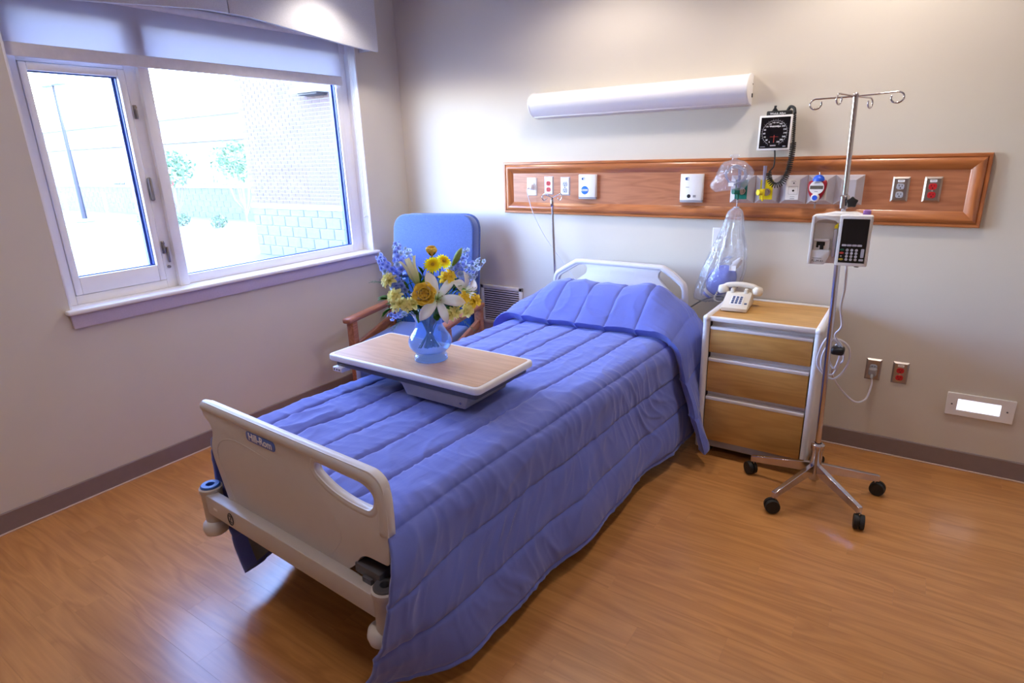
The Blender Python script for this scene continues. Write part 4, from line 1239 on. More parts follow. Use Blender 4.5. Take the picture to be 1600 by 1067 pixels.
B().lathe([(0.0, 0.076), (0.012, 0.074), (0.024, 0.064), (0.028, 0.052), (0.028, 0.045)], 20, Matrix.Translation((0.004, -0.022, 0))).build('top_knob', 'blue_plastic', sr, 50)
B().cyl((0.006, -0.022, 0.07), (0.006, -0.022, 0.088), 0.004, seg=8).build('top_pin', 'chrome', sr)
hb = B()
for k in range(5): hb.lathe([(0.003, 0.0), (0.0055, -0.002), (0.003, -0.008)], 10, Matrix.Translation((0, -0.024, -0.052 - 0.008 * k)))
hb.build('hose_barb', 'chrome', sr, 40)

# ------------------------------------------------------------------ blood pressure gauge on the wall
gp = thing('blood_pressure_gauge', 'square black-faced blood pressure gauge on the wall above the panel', 'gauge', (2.664, -0.008, 1.685))
GT = Matrix.Translation((0, -0.055, 0)) @ Matrix.Rotation(math.radians(-4), 4, 'X')
B().box((-0.080, -0.012, -0.086), (0.080, 0.020, 0.086), 0.004, 2, M=GT).build('case', 'white_plastic', gp)
fc = B().box((-0.070, -0.0135, -0.076), (0.070, -0.0115, 0.076), M=GT).build('dial_face', 'black_gloss', gp, 0)
dlr = B().tube([GT @ Vector((0.060 * math.cos(a), -0.0140, 0.060 * math.sin(a))) for a in [math.radians(-65 - 360 + d) for d in range(0, 311, 6)]], 0.0011, 5)
for k in range(0, 31):
    a = math.radians(245 - 310 * k / 30)
    r0, r1 = 0.061, (0.068 if k % 2 == 0 else 0.065)
    dlr.tube([GT @ Vector((r0 * math.cos(a), -0.014, r0 * math.sin(a))), GT @ Vector((r1 * math.cos(a), -0.014, r1 * math.sin(a)))], 0.0006, 4)
dlr.build('scale_ring', 'ink_grey', fc, 0)
for k in range(16):
    a = math.radians(245 - 310 * k / 15)
    text(str(k * 20), 0.0105, 'ink_white', fc, GT @ Matrix.Translation((0.050 * math.cos(a), -0.0137, 0.050 * math.sin(a))) @ FACE_Y, name='scale_number', extrude=0.0002)
text('WelchAllyn', 0.0115, 'ink_white', fc, GT @ Matrix.Translation((0.0, -0.0137, 0.031)) @ FACE_Y, extrude=0.0002, bold=0.0003)
B().tube([GT @ Vector((0, -0.0145, -0.048)), GT @ Vector((0, -0.0145, -0.012))], 0.0012, 5).tube([GT @ Vector((-0.02, -0.0142, -0.02)), GT @ Vector((0.02, -0.0142, -0.02))], 0.0007, 4).build('needle', 'key_red', fc, 0)
B().box((-0.016, -0.0145, -0.066), (0.012, -0.0135, -0.060), M=GT).box((0.046, -0.0145, -0.070), (0.060, -0.0135, -0.065), M=GT).box((-0.064, -0.0145, -0.070), (-0.040, -0.0135, -0.067), M=GT).build('small_print', 'ink_grey', fc, 0)
B().box((-0.05, -0.040, -0.06), (0.05, 0.008, 0.06), 0.006).build('wall_bracket', 'black_plastic', gp)
ba = B().box((-0.052, -0.050, 0.075), (0.070, -0.012, 0.108), 0.006)
ba.prism([(-0.032, 0.105), (0.002, 0.105), (-0.010, 0.122), (-0.008, 0.134), (-0.020, 0.134), (-0.021, 0.122)], -0.034, -0.024, 'xz', 0.002)
ba.build('cuff_basket', 'black_plastic', gp)
text('Welch Allyn', 0.015, 'ink_white', gp, at(0.004, -0.0506, 0.094), extrude=0.0002)
B().tube([(0.045, -0.03, 0.105), (0.058, -0.035, 0.124), (0.078, -0.042, 0.115), (0.084, -0.046, 0.09)], 0.0075, 8, smooth=5).build('hose_bend', 'black_rubber', gp, 180)
# coiled hose
ctl = [Vector(p) for p in ((2.748, -0.058, 1.775), (2.753, -0.062, 1.700), (2.757, -0.066, 1.612), (2.755, -0.072, 1.55), (2.747, -0.082, 1.486), (2.726, -0.090, 1.438), (2.693, -0.093, 1.424), (2.667, -0.090, 1.448), (2.656, -0.085, 1.490))]
path = catmull(ctl, 40)
cl_ = [0.0]
for i in range(1, len(path)): cl_.append(cl_[-1] + (path[i] - path[i - 1]).length)
hel = []
ref = Vector((0, 1, 0))
for i, p in enumerate(path):
    tg = (path[min(i + 1, len(path) - 1)] - path[max(i - 1, 0)]).normalized()
    sd = tg.cross(ref).normalized()
    z01 = cl_[i] / cl_[-1]
    R = 0.0125 if z01 > 0.30 else 0.006
    pitch = 0.0085 if z01 > 0.30 else 0.011
    an = 2 * PI * cl_[i] / 0.0095
    hel.append((p, sd, an, R))
fine = []
for i in range(len(hel) - 1):
    p0, s0, a0, R0 = hel[i]; p1, s1, a1, R1 = hel[i + 1]
    for k in range(4):
        t = k / 4
        a = a0 + (a1 - a0) * t
        R = R0 + (R1 - R0) * t
        fine.append(p0.lerp(p1, t) + (s0 * math.cos(a) + ref * math.sin(a)) * R)
ch_ = B().tube(fine, 0.0028, 5)
ch_.tube([(2.656, -0.085, 1.490), (2.664, -0.082, 1.50), (2.676, -0.078, 1.52), (2.677, -0.074, 1.56), (2.672, -0.072, 1.604)], 0.0036, 7, smooth=5)
ch_.build('coiled_hose', 'black_rubber', gp, 180, world=True)

# ------------------------------------------------------------------ bed light fixture on the wall
LX0, LX1 = 1.195, 2.522
lf = thing('wall_light', 'long white curved light fixture on the wall above the wood panel', 'wall light', ((LX0 + LX1) / 2, 0, 1.828))
def lprof(s=1.0):
    c = (-0.0, 1.903)
    pts = [(0.0, 1.980), (-0.045, 1.984), (-0.085, 1.975), (-0.115, 1.952), (-0.128, 1.920), (-0.120, 1.888), (-0.095, 1.858), (-0.055, 1.838), (0.0, 1.828)]
    pts = [(p.x, p.y) for p in catmull([Vector((a, b, 0)) for a, b in pts], 4)]
    return [(c[0] + (a - c[0]) * s, c[1] + (b - c[1]) * s) for a, b in pts]
pr = lprof()
top = [p for p in pr if p[1] > 1.945]
B().prism(top + [(0.0, 1.945)] if False else [(0.0, 1.975)] + [(a * 0.985, b - 0.002) for a, b in pr if b > 1.957] + [(-0.09, 1.95), (0.0, 1.95)], LX0 + 0.012, LX1 - 0.012, 'yz').build('housing', 'fixture_white', lf, 50, world=True)
lens = [(a * 0.985, b) for a, b in pr if b <= 1.962 and a < -0.03]
B().prism([(0.0, 1.955)] + lens + [(-0.03, 1.840), (0.0, 1.838)], LX0 + 0.012, LX1 - 0.012, 'yz').build('lens', 'fixture_lens', lf, 60, world=True)
B().prism([(0.0, 1.828), (-0.062, 1.836), (-0.066, 1.844), (0.0, 1.842)], LX0 + 0.010, LX1 - 0.010, 'yz', 0.001).build('lower_trim', 'fixture_white', lf, 40, world=True)
for a, b in ((LX0, LX0 + 0.013), (LX1 - 0.013, LX1)):
    cap = B().prism(pr, a, b, 'yz', 0.003, 2).build('end_cap', 'fixture_white', lf, 40, world=True)
B().box((LX1, -0.022, 1.868), (LX1 + 0.004, -0.010, 1.888), 0.001).box((LX1, -0.016, 1.930), (LX1 + 0.002, -0.010, 1.936)).build('pull_switch', 'slot_black', lf, 30, world=True)

# ------------------------------------------------------------------ return air grille low on the wall
vg = thing('air_grille', 'white louvred return air grille low on the wall behind the armchair', 'air grille', (0.861, 0, 0.44))
VX0, VX1, VZ0, VZ1 = 0.676, 1.046, 0.40, 0.696
B().box((VX0 + 0.02, -0.004, VZ0 + 0.02), (VX1 - 0.02, -0.0006, VZ1 - 0.02)).build('backing', 'vent_dark', vg, 0, world=True)
fm = B()
fm.box((VX0, -0.014, VZ1 - 0.028), (VX1, -0.0005, VZ1), 0.003).box((VX0, -0.014, VZ0), (VX1, -0.0005, VZ0 + 0.028), 0.003)
fm.box((VX0, -0.014, VZ0), (VX0 + 0.028, -0.0005, VZ1), 0.003).box((VX1 - 0.028, -0.014, VZ0), (VX1, -0.0005, VZ1), 0.003)
fm.build('frame', 'vent_white', vg, 40, world=True)
sl_me = None
for k in range(14):
    z = VZ0 + 0.036 + 0.0168 * k
    if sl_me is None:
        o = B().add([(-0.158, -0.003, -0.001), (0.158, -0.003, -0.001), (0.158, -0.010, 0.0), (-0.158, -0.010, 0.0), (-0.158, -0.003, 0.001), (0.158, -0.003, 0.001), (0.158, -0.011, 0.0092), (-0.158, -0.011, 0.0092)], [(0, 1, 2, 3), (7, 6, 5, 4), (3, 2, 6, 7), (0, 4, 5, 1), (0, 3, 7, 4), (1, 5, 6, 2)]).build('slat', 'vent_white', vg, 0); sl_me = o.data
    else:
        o = bpy.data.objects.new('slat', sl_me); COL.objects.link(o); o.parent = vg
    o.location = (0, -0.002, z - 0.44)

# jack plate behind the bag, night light
jp = thing('jack_plate', 'small white wall plate behind the hanging clear bag', 'wall plate', (2.405, -0.0004, 1.125))
frustum(B(), 0.08, 0.117, 0.008, 0.006).build('cover_plate', 'white_plastic', jp, 20)
B().box((-0.012, -0.011, -0.012), (0.012, -0.007, 0.012), 0.002).build('jack', 'grey_plastic', jp)
nl = thing('night_light', 'white wall plate with a glowing night light low on the right wall', 'night light', (3.730, -0.0004, 0.354))
hole_ = rect(-0.090, -0.028, 0.082, 0.030)
B().prism(rect(-0.136, -0.059, 0.136, 0.059), -0.011, 0.0, 'xz', 0.002, 1, holes=[hole_]).build('plate', 'white_plastic', nl, 40)
B().box((-0.091, -0.006, -0.029), (0.083, -0.003, 0.031)).build('lit_lens', 'night_glow', nl, 0)
for s in (-0.112, 0.108):
    B().cyl((s, -0.0125, 0), (s, -0.0105, 0), 0.004, seg=12).build('screw', 'dark_grey_plastic', nl)

# ================================================================== IV DRIP STAND
iv = thing('drip_stand', 'tall chrome drip stand on five black casters beside the nightstand', 'drip stand', (3.1, -0.62, 0))
B().lathe([(0.0, 0.08), (0.024, 0.08), (0.026, 0.085), (0.026, 0.235), (0.030, 0.24), (0.030, 0.262), (0.024, 0.268), (0.016, 0.27)], 24).build('hub', 'chrome', iv, 40)
for k in range(5):
    a = math.radians((28, 94, 172, 244, 316)[k])
    M = Matrix.Rotation(a, 4, 'Z')
    lg = B().add([(0.018, -0.011, 0.115), (0.018, 0.011, 0.115), (0.018, 0.011, 0.165), (0.018, -0.011, 0.165), (0.300, -0.010, 0.072), (0.300, 0.010, 0.072), (0.300, 0.010, 0.104), (0.300, -0.010, 0.104)], [(0, 1, 2, 3), (7, 6, 5, 4), (0, 4, 5, 1), (1, 5, 6, 2), (2, 6, 7, 3), (3, 7, 4, 0)], M).build('leg', 'chrome', iv, 20)
    md = lg.modifiers.new('edge', 'BEVEL'); md.width = 0.002; md.segments = 2
    p = M @ Vector((0.288, 0, 0))
    cs = B().cyl((p.x, p.y, 0.045), (p.x, p.y, 0.075), 0.006, seg=10).build('caster_stem', 'chrome', iv)
    q = M @ Vector((0.300, 0, 0))
    dr = Vector((math.cos(a + 0.9), math.sin(a + 0.9), 0))
    wv = B()
    for s in (-1, 1):
        c0 = Vector((q.x, q.y, 0.034)) + dr * (s * 0.004); c1_ = Vector((q.x, q.y, 0.034)) + dr * (s * 0.021)
        wv.cyl(c0, c1_, 0.034, 0.032, 22)
    wv.cyl(Vector((q.x, q.y, 0.036)) - dr * 0.006, Vector((q.x, q.y, 0.036)) + dr * 0.006, 0.026, seg=16)
    wv.build('caster_wheel', 'black_rubber', cs, 40)
# pole leans a touch toward the bed
PT = Matrix.Translation((0, 0, 0.24)) @ Matrix.Rotation(math.radians(-1.3), 4, 'Y')
po = B().cyl((0, 0, 0), (0, 0, 1.10), 0.0125, seg=20, M=PT).build('lower_pole', 'chrome', iv, 40)
B().cyl((0, 0, 0.95), (0, 0, 1.565), 0.0105, seg=20, M=PT).build('upper_pole', 'chrome', iv, 40)
hk = B()
def hookarm(d, sgn, tilt):
    d = Vector(d).normalized()
    pts = [Vector((0, 0, 1.563))]
    pts += [d * 0.06 + Vector((0, 0, 1.563 + tilt * 0.06)), d * 0.13 + Vector((0, 0, 1.563 + tilt * 0.13))]
    c = d * 0.145 + Vector((0, 0, 1.543 + tilt * 0.145))
    for an in (75, 30, -20, -70, -120, -165, -205):
        pts.append(c + d * (0.022 * math.cos(math.radians(an))) + Vector((0, 0, 0.020 * math.sin(math.radians(an)))))
    hk.tube(pts, 0.0034, 7, smooth=4, M=PT)
hookarm((-1, 0.05, 0), -1, 0.02); hookarm((1, -0.05, 0), 1, 0.02)
hookarm((-0.28, -0.9, 0), -1, 0.05); hookarm((0.28, 0.9, 0), 1, -0.02)
hk.ball((0, 0, 1.567), 0.012, 10, M=PT)
hk.build('hook_cross', 'chrome', iv, 180)
B().lathe([(0.0125, 1.12), (0.018, 1.125), (0.018, 1.172), (0.0125, 1.178)], 20, PT).build('pole_collar', 'chrome', iv, 40)
# black star knob
kn = [((0.026 if i % 2 == 0 else 0.017) * math.cos(PI / 2 + i * PI / 5), (0.026 if i % 2 == 0 else 0.017) * math.sin(PI / 2 + i * PI / 5)) for i in range(10)]
KP = PT @ Matrix.Translation((0.032, -0.036, 1.150))
B().prism(rpoly(kn, 0.008, 3), -0.010, 0.008, 'xz', 0.003, 2, M=KP).build('star_knob', 'black_plastic', iv, 50)
B().cyl((0.0, 0.0, 0), (-0.018, 0.028, 0), 0.006, seg=10, M=KP).build('knob_shaft', 'chrome', iv)

# ------------------------------------------------------------------ infusion pump clamped on the pole
pu = thing('infusion_pump', 'white infusion pump with dark screen and keypad clamped on the drip stand', 'infusion pump', (3.082, -0.70, 1.14), math.radians(3))
B().prism(rpoly([(-0.108, 0.0), (0.110, 0.0), (0.110, 0.06), (0.07, 0.075), (-0.09, 0.075), (-0.108, 0.05)], 0.01), 0.0, 0.200, 'xy', 0.006, 2).build('rear_body', 'white_plastic', pu, 40)
B().prism(rpoly(rect(-0.006, 0.0, 0.112, 0.206), 0.008), -0.045, 0.002, 'xz', 0.005, 2).build('control_housing', 'white_plastic', pu, 40)
fp_ = B().prism(rect(0.006, 0.014, 0.101, 0.192), -0.0465, -0.0445, 'xz').build('front_panel', 'black_gloss', pu, 0)
B().box((0.016, -0.0475, 0.098), (0.093, -0.0464, 0.182)).build('screen', 'lcd_dark' if 'lcd_dark' in MATS else 'black_gloss', fp_, 0)
for k in range(4):
    B().prism(rpoly(rect(0.013 + k * 0.0185, 0.082, 0.030 + k * 0.0185, 0.090), 0.002, 2), -0.0485, -0.0463, 'xz').build('soft_key', 'key_grey', fp_, 30)
for r in range(4):
    for c in range(3):
        B().cyl((0.035 + c * 0.0165, -0.0488, 0.028 + r * 0.0128), (0.035 + c * 0.0165, -0.0463, 0.028 + r * 0.0128), 0.0056, seg=12).build('key', 'key_grey', fp_, 30)
for zz, mm in ((0.0675, 'key_green'), (0.054, 'key_red'), (0.028, 'key_gold')):
    B().prism([(0.016 + 0.0085 * math.cos(a * PI / 8), zz + 0.0045 * math.sin(a * PI / 8)) for a in range(16)], -0.0485, -0.0463, 'xz').build('key', mm, fp_, 30)
B().prism(rpoly(rect(0.084, 0.037, 0.096, 0.073), 0.004, 3), -0.0485, -0.0463, 'xz').build('arrow_key', 'key_grey', fp_, 30)
B().prism(rpoly(rect(0.080, 0.0235, 0.0965, 0.0315), 0.003, 3), -0.0485, -0.0463, 'xz').build('enter_key', 'key_grey', fp_, 30)
B().cyl((0.015, -0.0485, 0.041), (0.015, -0.0463, 0.041), 0.0025, seg=8).build('lamp_dot', 'ink_white', fp_, 30)
# cassette bay on the left
by = B().prism(rpoly(rect(-0.108, 0.0, -0.096, 0.200), 0.003), -0.045, 0.002, 'xz', 0.003)
by.prism(rpoly([(-0.098, 0.0), (-0.045, 0.0), (-0.028, 0.035), (-0.028, 0.060), (-0.098, 0.060)], 0.004), -0.040, 0.002, 'xz', 0.003)
by.prism([(-0.098, 0.165), (-0.085, 0.182), (-0.055, 0.188), (-0.02, 0.182), (-0.004, 0.165), (-0.004, 0.204), (-0.098, 0.204)], -0.042, 0.002, 'xz', 0.003)
by.box((-0.094, -0.030, 0.058), (-0.032, 0.002, 0.100), 0.004)
by.build('cassette_bay', 'white_plastic', pu, 40)
B().box((-0.097, -0.004, 0.10), (-0.006, 0.0, 0.17)).build('bay_back', 'white_plastic', pu, 0)
B().box((-0.082, -0.033, 0.078), (-0.050, -0.029, 0.094), 0.001).box((-0.068, -0.034, 0.062), (-0.054, -0.029, 0.086), 0.001).cyl((-0.078, -0.0325, 0.074), (-0.078, -0.029, 0.074), 0.005, seg=10).build('bay_slots', 'slot_black', pu, 30)
B().box((-0.092, -0.036, 0.096), (-0.034, -0.028, 0.106), 0.002).build('bay_latch', 'white_plastic', pu)
B().box((-0.023, -0.022, 0.03), (-0.010, -0.012, 0.145), 0.004).build('plunger', 'pale_steel', pu)
B().prism([(-0.023, 0.150), (-0.010, 0.150), (-0.010, 0.172), (-0.023, 0.160)], -0.026, -0.014, 'xz').build('warning_tab', 'yellow_plastic', pu, 30)
B().box((-0.1085, -0.03, 0.128), (-0.1078, 0.0, 0.142)).build('side_print', 'blue_plastic', pu, 0)
text('PLUM A+', 0.0125, 'ink_dark', pu, at(-0.070, -0.0405, 0.014), extrude=0.0002, sx=0.9)
B().box((-0.090, -0.0406, 0.025), (-0.056, -0.0398, 0.027)).build('small_print', 'ink_grey', pu, 0)
B().box((0.072, 0.005, 0.198), (0.100, 0.045, 0.222), 0.006, 2).build('alarm_lamp', 'purple_plastic', pu)
B().prism([(-0.09, 0.199), (0.09, 0.199), (0.05, 0.212), (-0.03, 0.212)], -0.01, 0.06, 'xz', 0.003).build('top_handle', 'white_plastic', pu, 40)
B().box((-0.035, 0.055, 0.09), (0.03, 0.10, 0.15), 0.006).build('pole_clamp', 'grey_plastic', pu)
B().cyl((0.075, -0.02, -0.006), (0.075, -0.02, 0.003), 0.009, seg=12).build('foot_button', 'dark_grey_plastic', pu)

# pump power cord: down the pole, a tangled hank, then across to the wall outlet
pc = thing('power_cord', 'white pump power cord hanging in loops on the stand and plugged into the wall', 'cord', (3.12, -0.58, 0.60))
cpts = [(3.115, -0.645, 1.135), (3.118, -0.62, 1.09), (3.119, -0.60, 1.02), (3.114, -0.60, 0.931), (3.127, -0.59, 0.844), (3.104, -0.57, 0.79), (3.139, -0.55, 0.726), (3.118, -0.55, 0.600), (3.069, -0.56, 0.62), (3.066, -0.57, 0.70), (3.107, -0.555, 0.768), (3.166, -0.54, 0.73), (3.165, -0.535, 0.637), (3.113, -0.545, 0.572), (3.045, -0.56, 0.645), (3.075, -0.57, 0.775), (3.13, -0.55, 0.725), (3.120, -0.56, 0.63), (3.088, -0.545, 0.68), (3.12, -0.53, 0.74), (3.148, -0.50, 0.66), (3.10, -0.42, 0.575), (3.11, -0.28, 0.47), (3.155, -0.20, 0.382), (3.206, -0.16, 0.331), (3.248, -0.10, 0.335), (3.262, -0.066, 0.40), (3.258, -0.062, 0.448)]
B().tube(cpts, 0.0048, 8, smooth=8).build('cable', 'cord_white', pc, 180, world=True)
B().box((3.238, -0.052, 0.448), (3.278, -0.0115, 0.488), 0.009, 3).cyl((3.258, -0.05, 0.456), (3.258, -0.066, 0.440), 0.008, 0.006, 12).build('plug', 'grey_plastic', pc, 40, world=True)
B().box((3.095, -0.585, 0.70), (3.150, -0.525, 0.735), 0.012, 3).build('cord_strap', 'black_plastic', pc, 40, world=True)

# thin drip rod at the bed head
r2 = thing('drip_rod', 'thin chrome drip rod with small hooks standing at the bed head', 'drip rod', (1.402, -0.145, 0.43))
B().cyl((0.012, 0, 0.0), (-0.022, 0, 0.915), 0.0075, seg=14).build('rod', 'chrome', r2)
B().lathe([(0.008, 0.86), (0.011, 0.865), (0.011, 0.90), (0.008, 0.905)], 16, Matrix.Translation((-0.022, 0, 0))).build('collar', 'chrome', r2, 40)
hk2 = B()
for d in ((-1, 0.1, 0), (1, 0.0, 0), (-0.55, -0.8, 0), (0.4, 0.6, 0)):
    d = Vector(d).normalized()
    pts = [Vector((-0.022, 0, 0.915)), Vector((-0.022, 0, 0.925)) + d * 0.02, Vector((-0.022, 0, 0.935)) + d * 0.045]
    c = Vector((-0.022, 0, 0.922)) + d * 0.055
    for an in (60, 0, -60, -110, -160):
        pts.append(c + d * (0.016 * math.cos(math.radians(an))) + Vector((0, 0, 0.020 * math.sin(math.radians(an)))))
    hk2.tube(pts, 0.0026, 6, smooth=3)
hk2.build('hooks', 'chrome', r2, 180)
# grey cable between headboard and nightstand
gc = thing('bed_cable', 'dark grey cable sagging between the headboard and the nightstand', 'cord', (2.35, -0.06, 0.5))
B().tube([(2.20, -0.09, 0.66), (2.286, -0.09, 0.718), (2.351, -0.08, 0.765), (2.423, -0.06, 0.792), (2.47, -0.03, 0.78), (2.475, -0.012, 0.70)], 0.0045, 7, smooth=6).build('cable', 'cord_grey', gc, 180, world=True)

# ================================================================== CLEAR BAGS
def ringbag(rings, n=56, pleat=0.0, pn=13, seed=0):
    """rings: (x, y, z, half width, half depth, pleat amount)"""
    b = B(); vs = []; fs = []
    C3 = catmull([Vector((r[0], r[1], r[2])) for r in rings], 6)
    W3 = catmull([Vector((r[3], r[4], r[5])) for r in rings], 6)
    for j, (c, w) in enumerate(zip(C3, W3)):
        for i in range(n):
            a = 2 * PI * i / n
            m = 1 + w.z * math.sin(pn * a + 0.8 * math.sin(j * 0.13 + seed)) + 0.10 * nz(math.cos(a) * 1.7 + seed, math.sin(a) * 1.7, j * 0.12)
            vs.append((c.x + w.x * math.cos(a) * m, c.y + w.y * math.sin(a) * m, c.z + 0.01 * nz(a * 2, j * 0.2, seed)))
    for j in range(len(C3) - 1):
        for i in range(n):
            k = (i + 1) % n
            fs.append((j * n + i, j * n + k, (j + 1) * n + k, (j + 1) * n + i))
    fs.append(tuple(range((len(C3) - 1) * n, len(C3) * n)))
    return b.add(vs, fs)
hb_ = thing('hanging_bag', 'clear plastic bag hanging from the green valve, holding a blue resuscitator', 'plastic bag', (2.46, -0.09, 0.77))
ringbag([(2.504, -0.075, 1.308, 0.012, 0.010, 0.2), (2.503, -0.076, 1.285, 0.034, 0.018, 0.14), (2.500, -0.078, 1.25, 0.046, 0.026, 0.10), (2.493, -0.08, 1.16, 0.062, 0.036, 0.13), (2.484, -0.082, 1.07, 0.092, 0.042, 0.10), (2.470, -0.085, 0.98, 0.114, 0.048, 0.07), (2.445, -0.087, 0.90, 0.118, 0.052, 0.05), (2.417, -0.088, 0.835, 0.105, 0.052, 0.03), (2.385, -0.088, 0.785, 0.075, 0.045, 0.03), (2.365, -0.088, 0.766, 0.03, 0.02, 0.0)], seed=1).build('film', 'bag_film', hb_, 180, world=True)
B().tube([(2.508, -0.075, 1.365), (2.506, -0.075, 1.33), (2.504, -0.075, 1.300)], 0.003, 6).tube([(2.504 + 0.012 * math.cos(a), -0.075 + 0.010 * math.sin(a), 1.305) for a in [k * PI / 6 for k in range(12)]], 0.002, 5, closed=True).build('tie_string', 'cord_white', hb_, 180, world=True)
rs = thing('resuscitator', 'blue squeeze-bag resuscitator with white fittings inside the hanging clear bag', 'resuscitator', (2.45, -0.09, 0.80))
RM = Matrix.Translation((2.455, -0.088, 0.898)) @ Matrix.Rotation(math.radians(38), 4, 'Y')
B().ball((0, 0, 0), (0.076, 0.042, 0.098), 24, M=RM).build('squeeze_bag', 'ambu_blue', rs, 180, world=True)
B().cyl((0, 0, 0.075), (0, 0, 0.125), 0.018, seg=14, M=RM).cyl((0, 0, 0.118), (0.0, 0, 0.165), 0.024, 0.012, 14, M=RM).build('valve', 'white_plastic', rs, 40, world=True)
B().box((2.505, -0.130, 0.965), (2.540, -0.126, 0.993), M=None).build('paper_tag', 'ink_white', rs, 0, world=True)
B().cyl((0, 0, -0.090), (0, 0, -0.104), 0.036, seg=16, M=RM).build('inlet_ring', 'white_plastic', rs, 40, world=True)
B().cyl((0, 0, -0.104), (0, 0, -0.122), 0.026, seg=16, M=RM).build('inlet', 'ambu_blue', rs, 40, world=True)
B().tube([(2.35, -0.088, 0.80), (2.36, -0.11, 0.86), (2.40, -0.12, 0.93), (2.46, -0.11, 1.0), (2.50, -0.07, 1.03), (2.46, -0.06, 1.02), (2.44, -0.08, 0.99)], 0.004, 6, smooth=6).build('tubing', 'tube_film', rs, 180, world=True)

sb = thing('small_bag', 'small puffy clear bag of coiled tubing over the green gas outlet', 'plastic bag', (2.49, -0.11, 1.40))
nseg, nr = 48, 26
vs = []; fs = []
for j in range(nr + 1):
    t = j / nr
    z = 1.585 - 0.185 * t
    prof = (0.20 + 0.12 * math.sin(t * 40) * (1 - sstep(0.0, 0.25, t))) if t < 0.18 else 0.16 + 0.84 * math.sin(min(1.0, (t - 0.16) / 0.84) ** 0.75 * PI * 0.97) ** 0.6
    for i in range(nseg):
        a = 2 * PI * i / nseg
        m = 1 + 0.10 * nz(math.cos(a) * 2, math.sin(a) * 2, t * 5) + 0.05 * nz(math.cos(a) * 6, math.sin(a) * 6, t * 9)
        fl = max(0.0, -math.cos(a)) ** 3 * sstep(0.45, 0.9, t) * 0.075
        cxv = 2.500 - 0.02 * (1 - t)
        vs.append((cxv + 0.088 * prof * m * math.cos(a) - fl, -0.105 + 0.045 * prof * m * math.sin(a), z - 0.012 * math.cos(a) * 0 - fl * 0.15))
for j in range(nr):
    for i in range(nseg):
        k = (i + 1) % nseg
        fs.append((j * nseg + i, j * nseg + k, (j + 1) * nseg + k, (j + 1) * nseg + i))
B().add(vs, fs).build('film', 'bag_film', sb, 180, world=True)
ct = B()
ct.tube([(2.495 + (0.042 + 0.008 * (k % 3)) * math.cos(k * 0.55), -0.105 - 0.010 * math.sin(k * 0.4), 1.478 + (0.036 + 0.006 * (k % 4)) * math.sin(k * 0.55)) for k in range(50)], 0.0028, 6, smooth=2)
ct.build('coiled_tubing', 'tube_film', sb, 180, world=True)
B().box((2.470, -0.1475, 1.422), (2.497, -0.1455, 1.440)).build('paper_label', 'ink_white', sb, 0, world=True)

# ================================================================== VASE AND FLOWERS
def petal_mat(name, c0, c1, rough=0.55, transl=0.5, axis_len=0.06):
    """petal: colour runs from the base (c0) to the tip (c1) along local x"""
    m, nt, b = base_mat(name)
    N, L = nt.nodes, nt.links
    b.inputs['Roughness'].default_value = rough
    b.inputs['Specular IOR Level'].default_value = 0.3
    tc = N.new('ShaderNodeTexCoord')
    nzz = N.new('ShaderNodeTexNoise'); nzz.inputs['Scale'].default_value = 60
    L.new(tc.outputs['Object'], nzz.inputs['Vector'])
    ln = N.new('ShaderNodeVectorMath'); ln.operation = 'LENGTH'
    L.new(tc.outputs['Object'], ln.inputs[0])
    dv = N.new('ShaderNodeMath'); dv.operation = 'DIVIDE'; dv.inputs[1].default_value = axis_len
    L.new(ln.outputs['Value'], dv.inputs[0])
    ad = N.new('ShaderNodeMath'); ad.operation = 'MULTIPLY_ADD'; ad.inputs[1].default_value = 0.3; ad.inputs[2].default_value = -0.15
    L.new(nzz.outputs[0], ad.inputs[0])
    sm = N.new('ShaderNodeMath'); sm.operation = 'ADD'
    L.new(dv.outputs[0], sm.inputs[0]); L.new(ad.outputs[0], sm.inputs[1])
    cr = N.new('ShaderNodeValToRGB')
    cr.color_ramp.elements[0].color = c0; cr.color_ramp.elements[1].color = c1
    cr.color_ramp.elements[0].position = 0.1; cr.color_ramp.elements[1].position = 0.7
    L.new(sm.outputs[0], cr.inputs[0]); L.new(cr.outputs[0], b.inputs['Base Color'])
    tl = N.new('ShaderNodeBsdfTranslucent'); L.new(cr.outputs[0], tl.inputs[0])
    mx = N.new('ShaderNodeMixShader'); mx.inputs[0].default_value = transl
    L.new(b.outputs[0], mx.inputs[1]); L.new(tl.outputs[0], mx.inputs[2])
    L.new(mx.outputs[0], nt.nodes['Material Output'].inputs['Surface'])
petal_mat('rose_petal', S(255, 206, 60), S(255, 236, 130), axis_len=0.05)
petal_mat('yellow_petal', S(226, 180, 10), S(252, 236, 40), axis_len=0.035)
petal_mat('lily_petal', S(226, 232, 190), S(253, 252, 250), axis_len=0.06)
petal_mat('bud_petal', S(190, 205, 130), S(240, 240, 214), axis_len=0.10)
petal_mat('green_bud', S(150, 180, 80), S(196, 214, 136), axis_len=0.10)
petal_mat('blue_petal', S(110, 132, 226), S(170, 190, 250), axis_len=0.016)
petal_mat('pale_blue_petal', S(150, 180, 190), S(196, 214, 244), axis_len=0.016)
petal_mat('cream_petal', S(176, 168, 40), S(250, 242, 170), axis_len=0.028)
petal_mat('gold_petal', S(170, 130, 24), S(252, 226, 84), axis_len=0.028)
petal_mat('leaf_green', S(44, 92, 36), S(96, 156, 66), axis_len=0.08)
petal_mat('fern_green', S(70, 110, 90), S(120, 160, 130), axis_len=0.08)
plain('stem_green', S(66, 104, 48), 0.6, var=0.1)
plain('anther', S(150, 90, 20), 0.8)
sheer('vase_glass', S(150, 190, 255), 0.80, 0.06, 0.10, transl=0.5, tint=(0.78, 0.88, 1.0, 1))

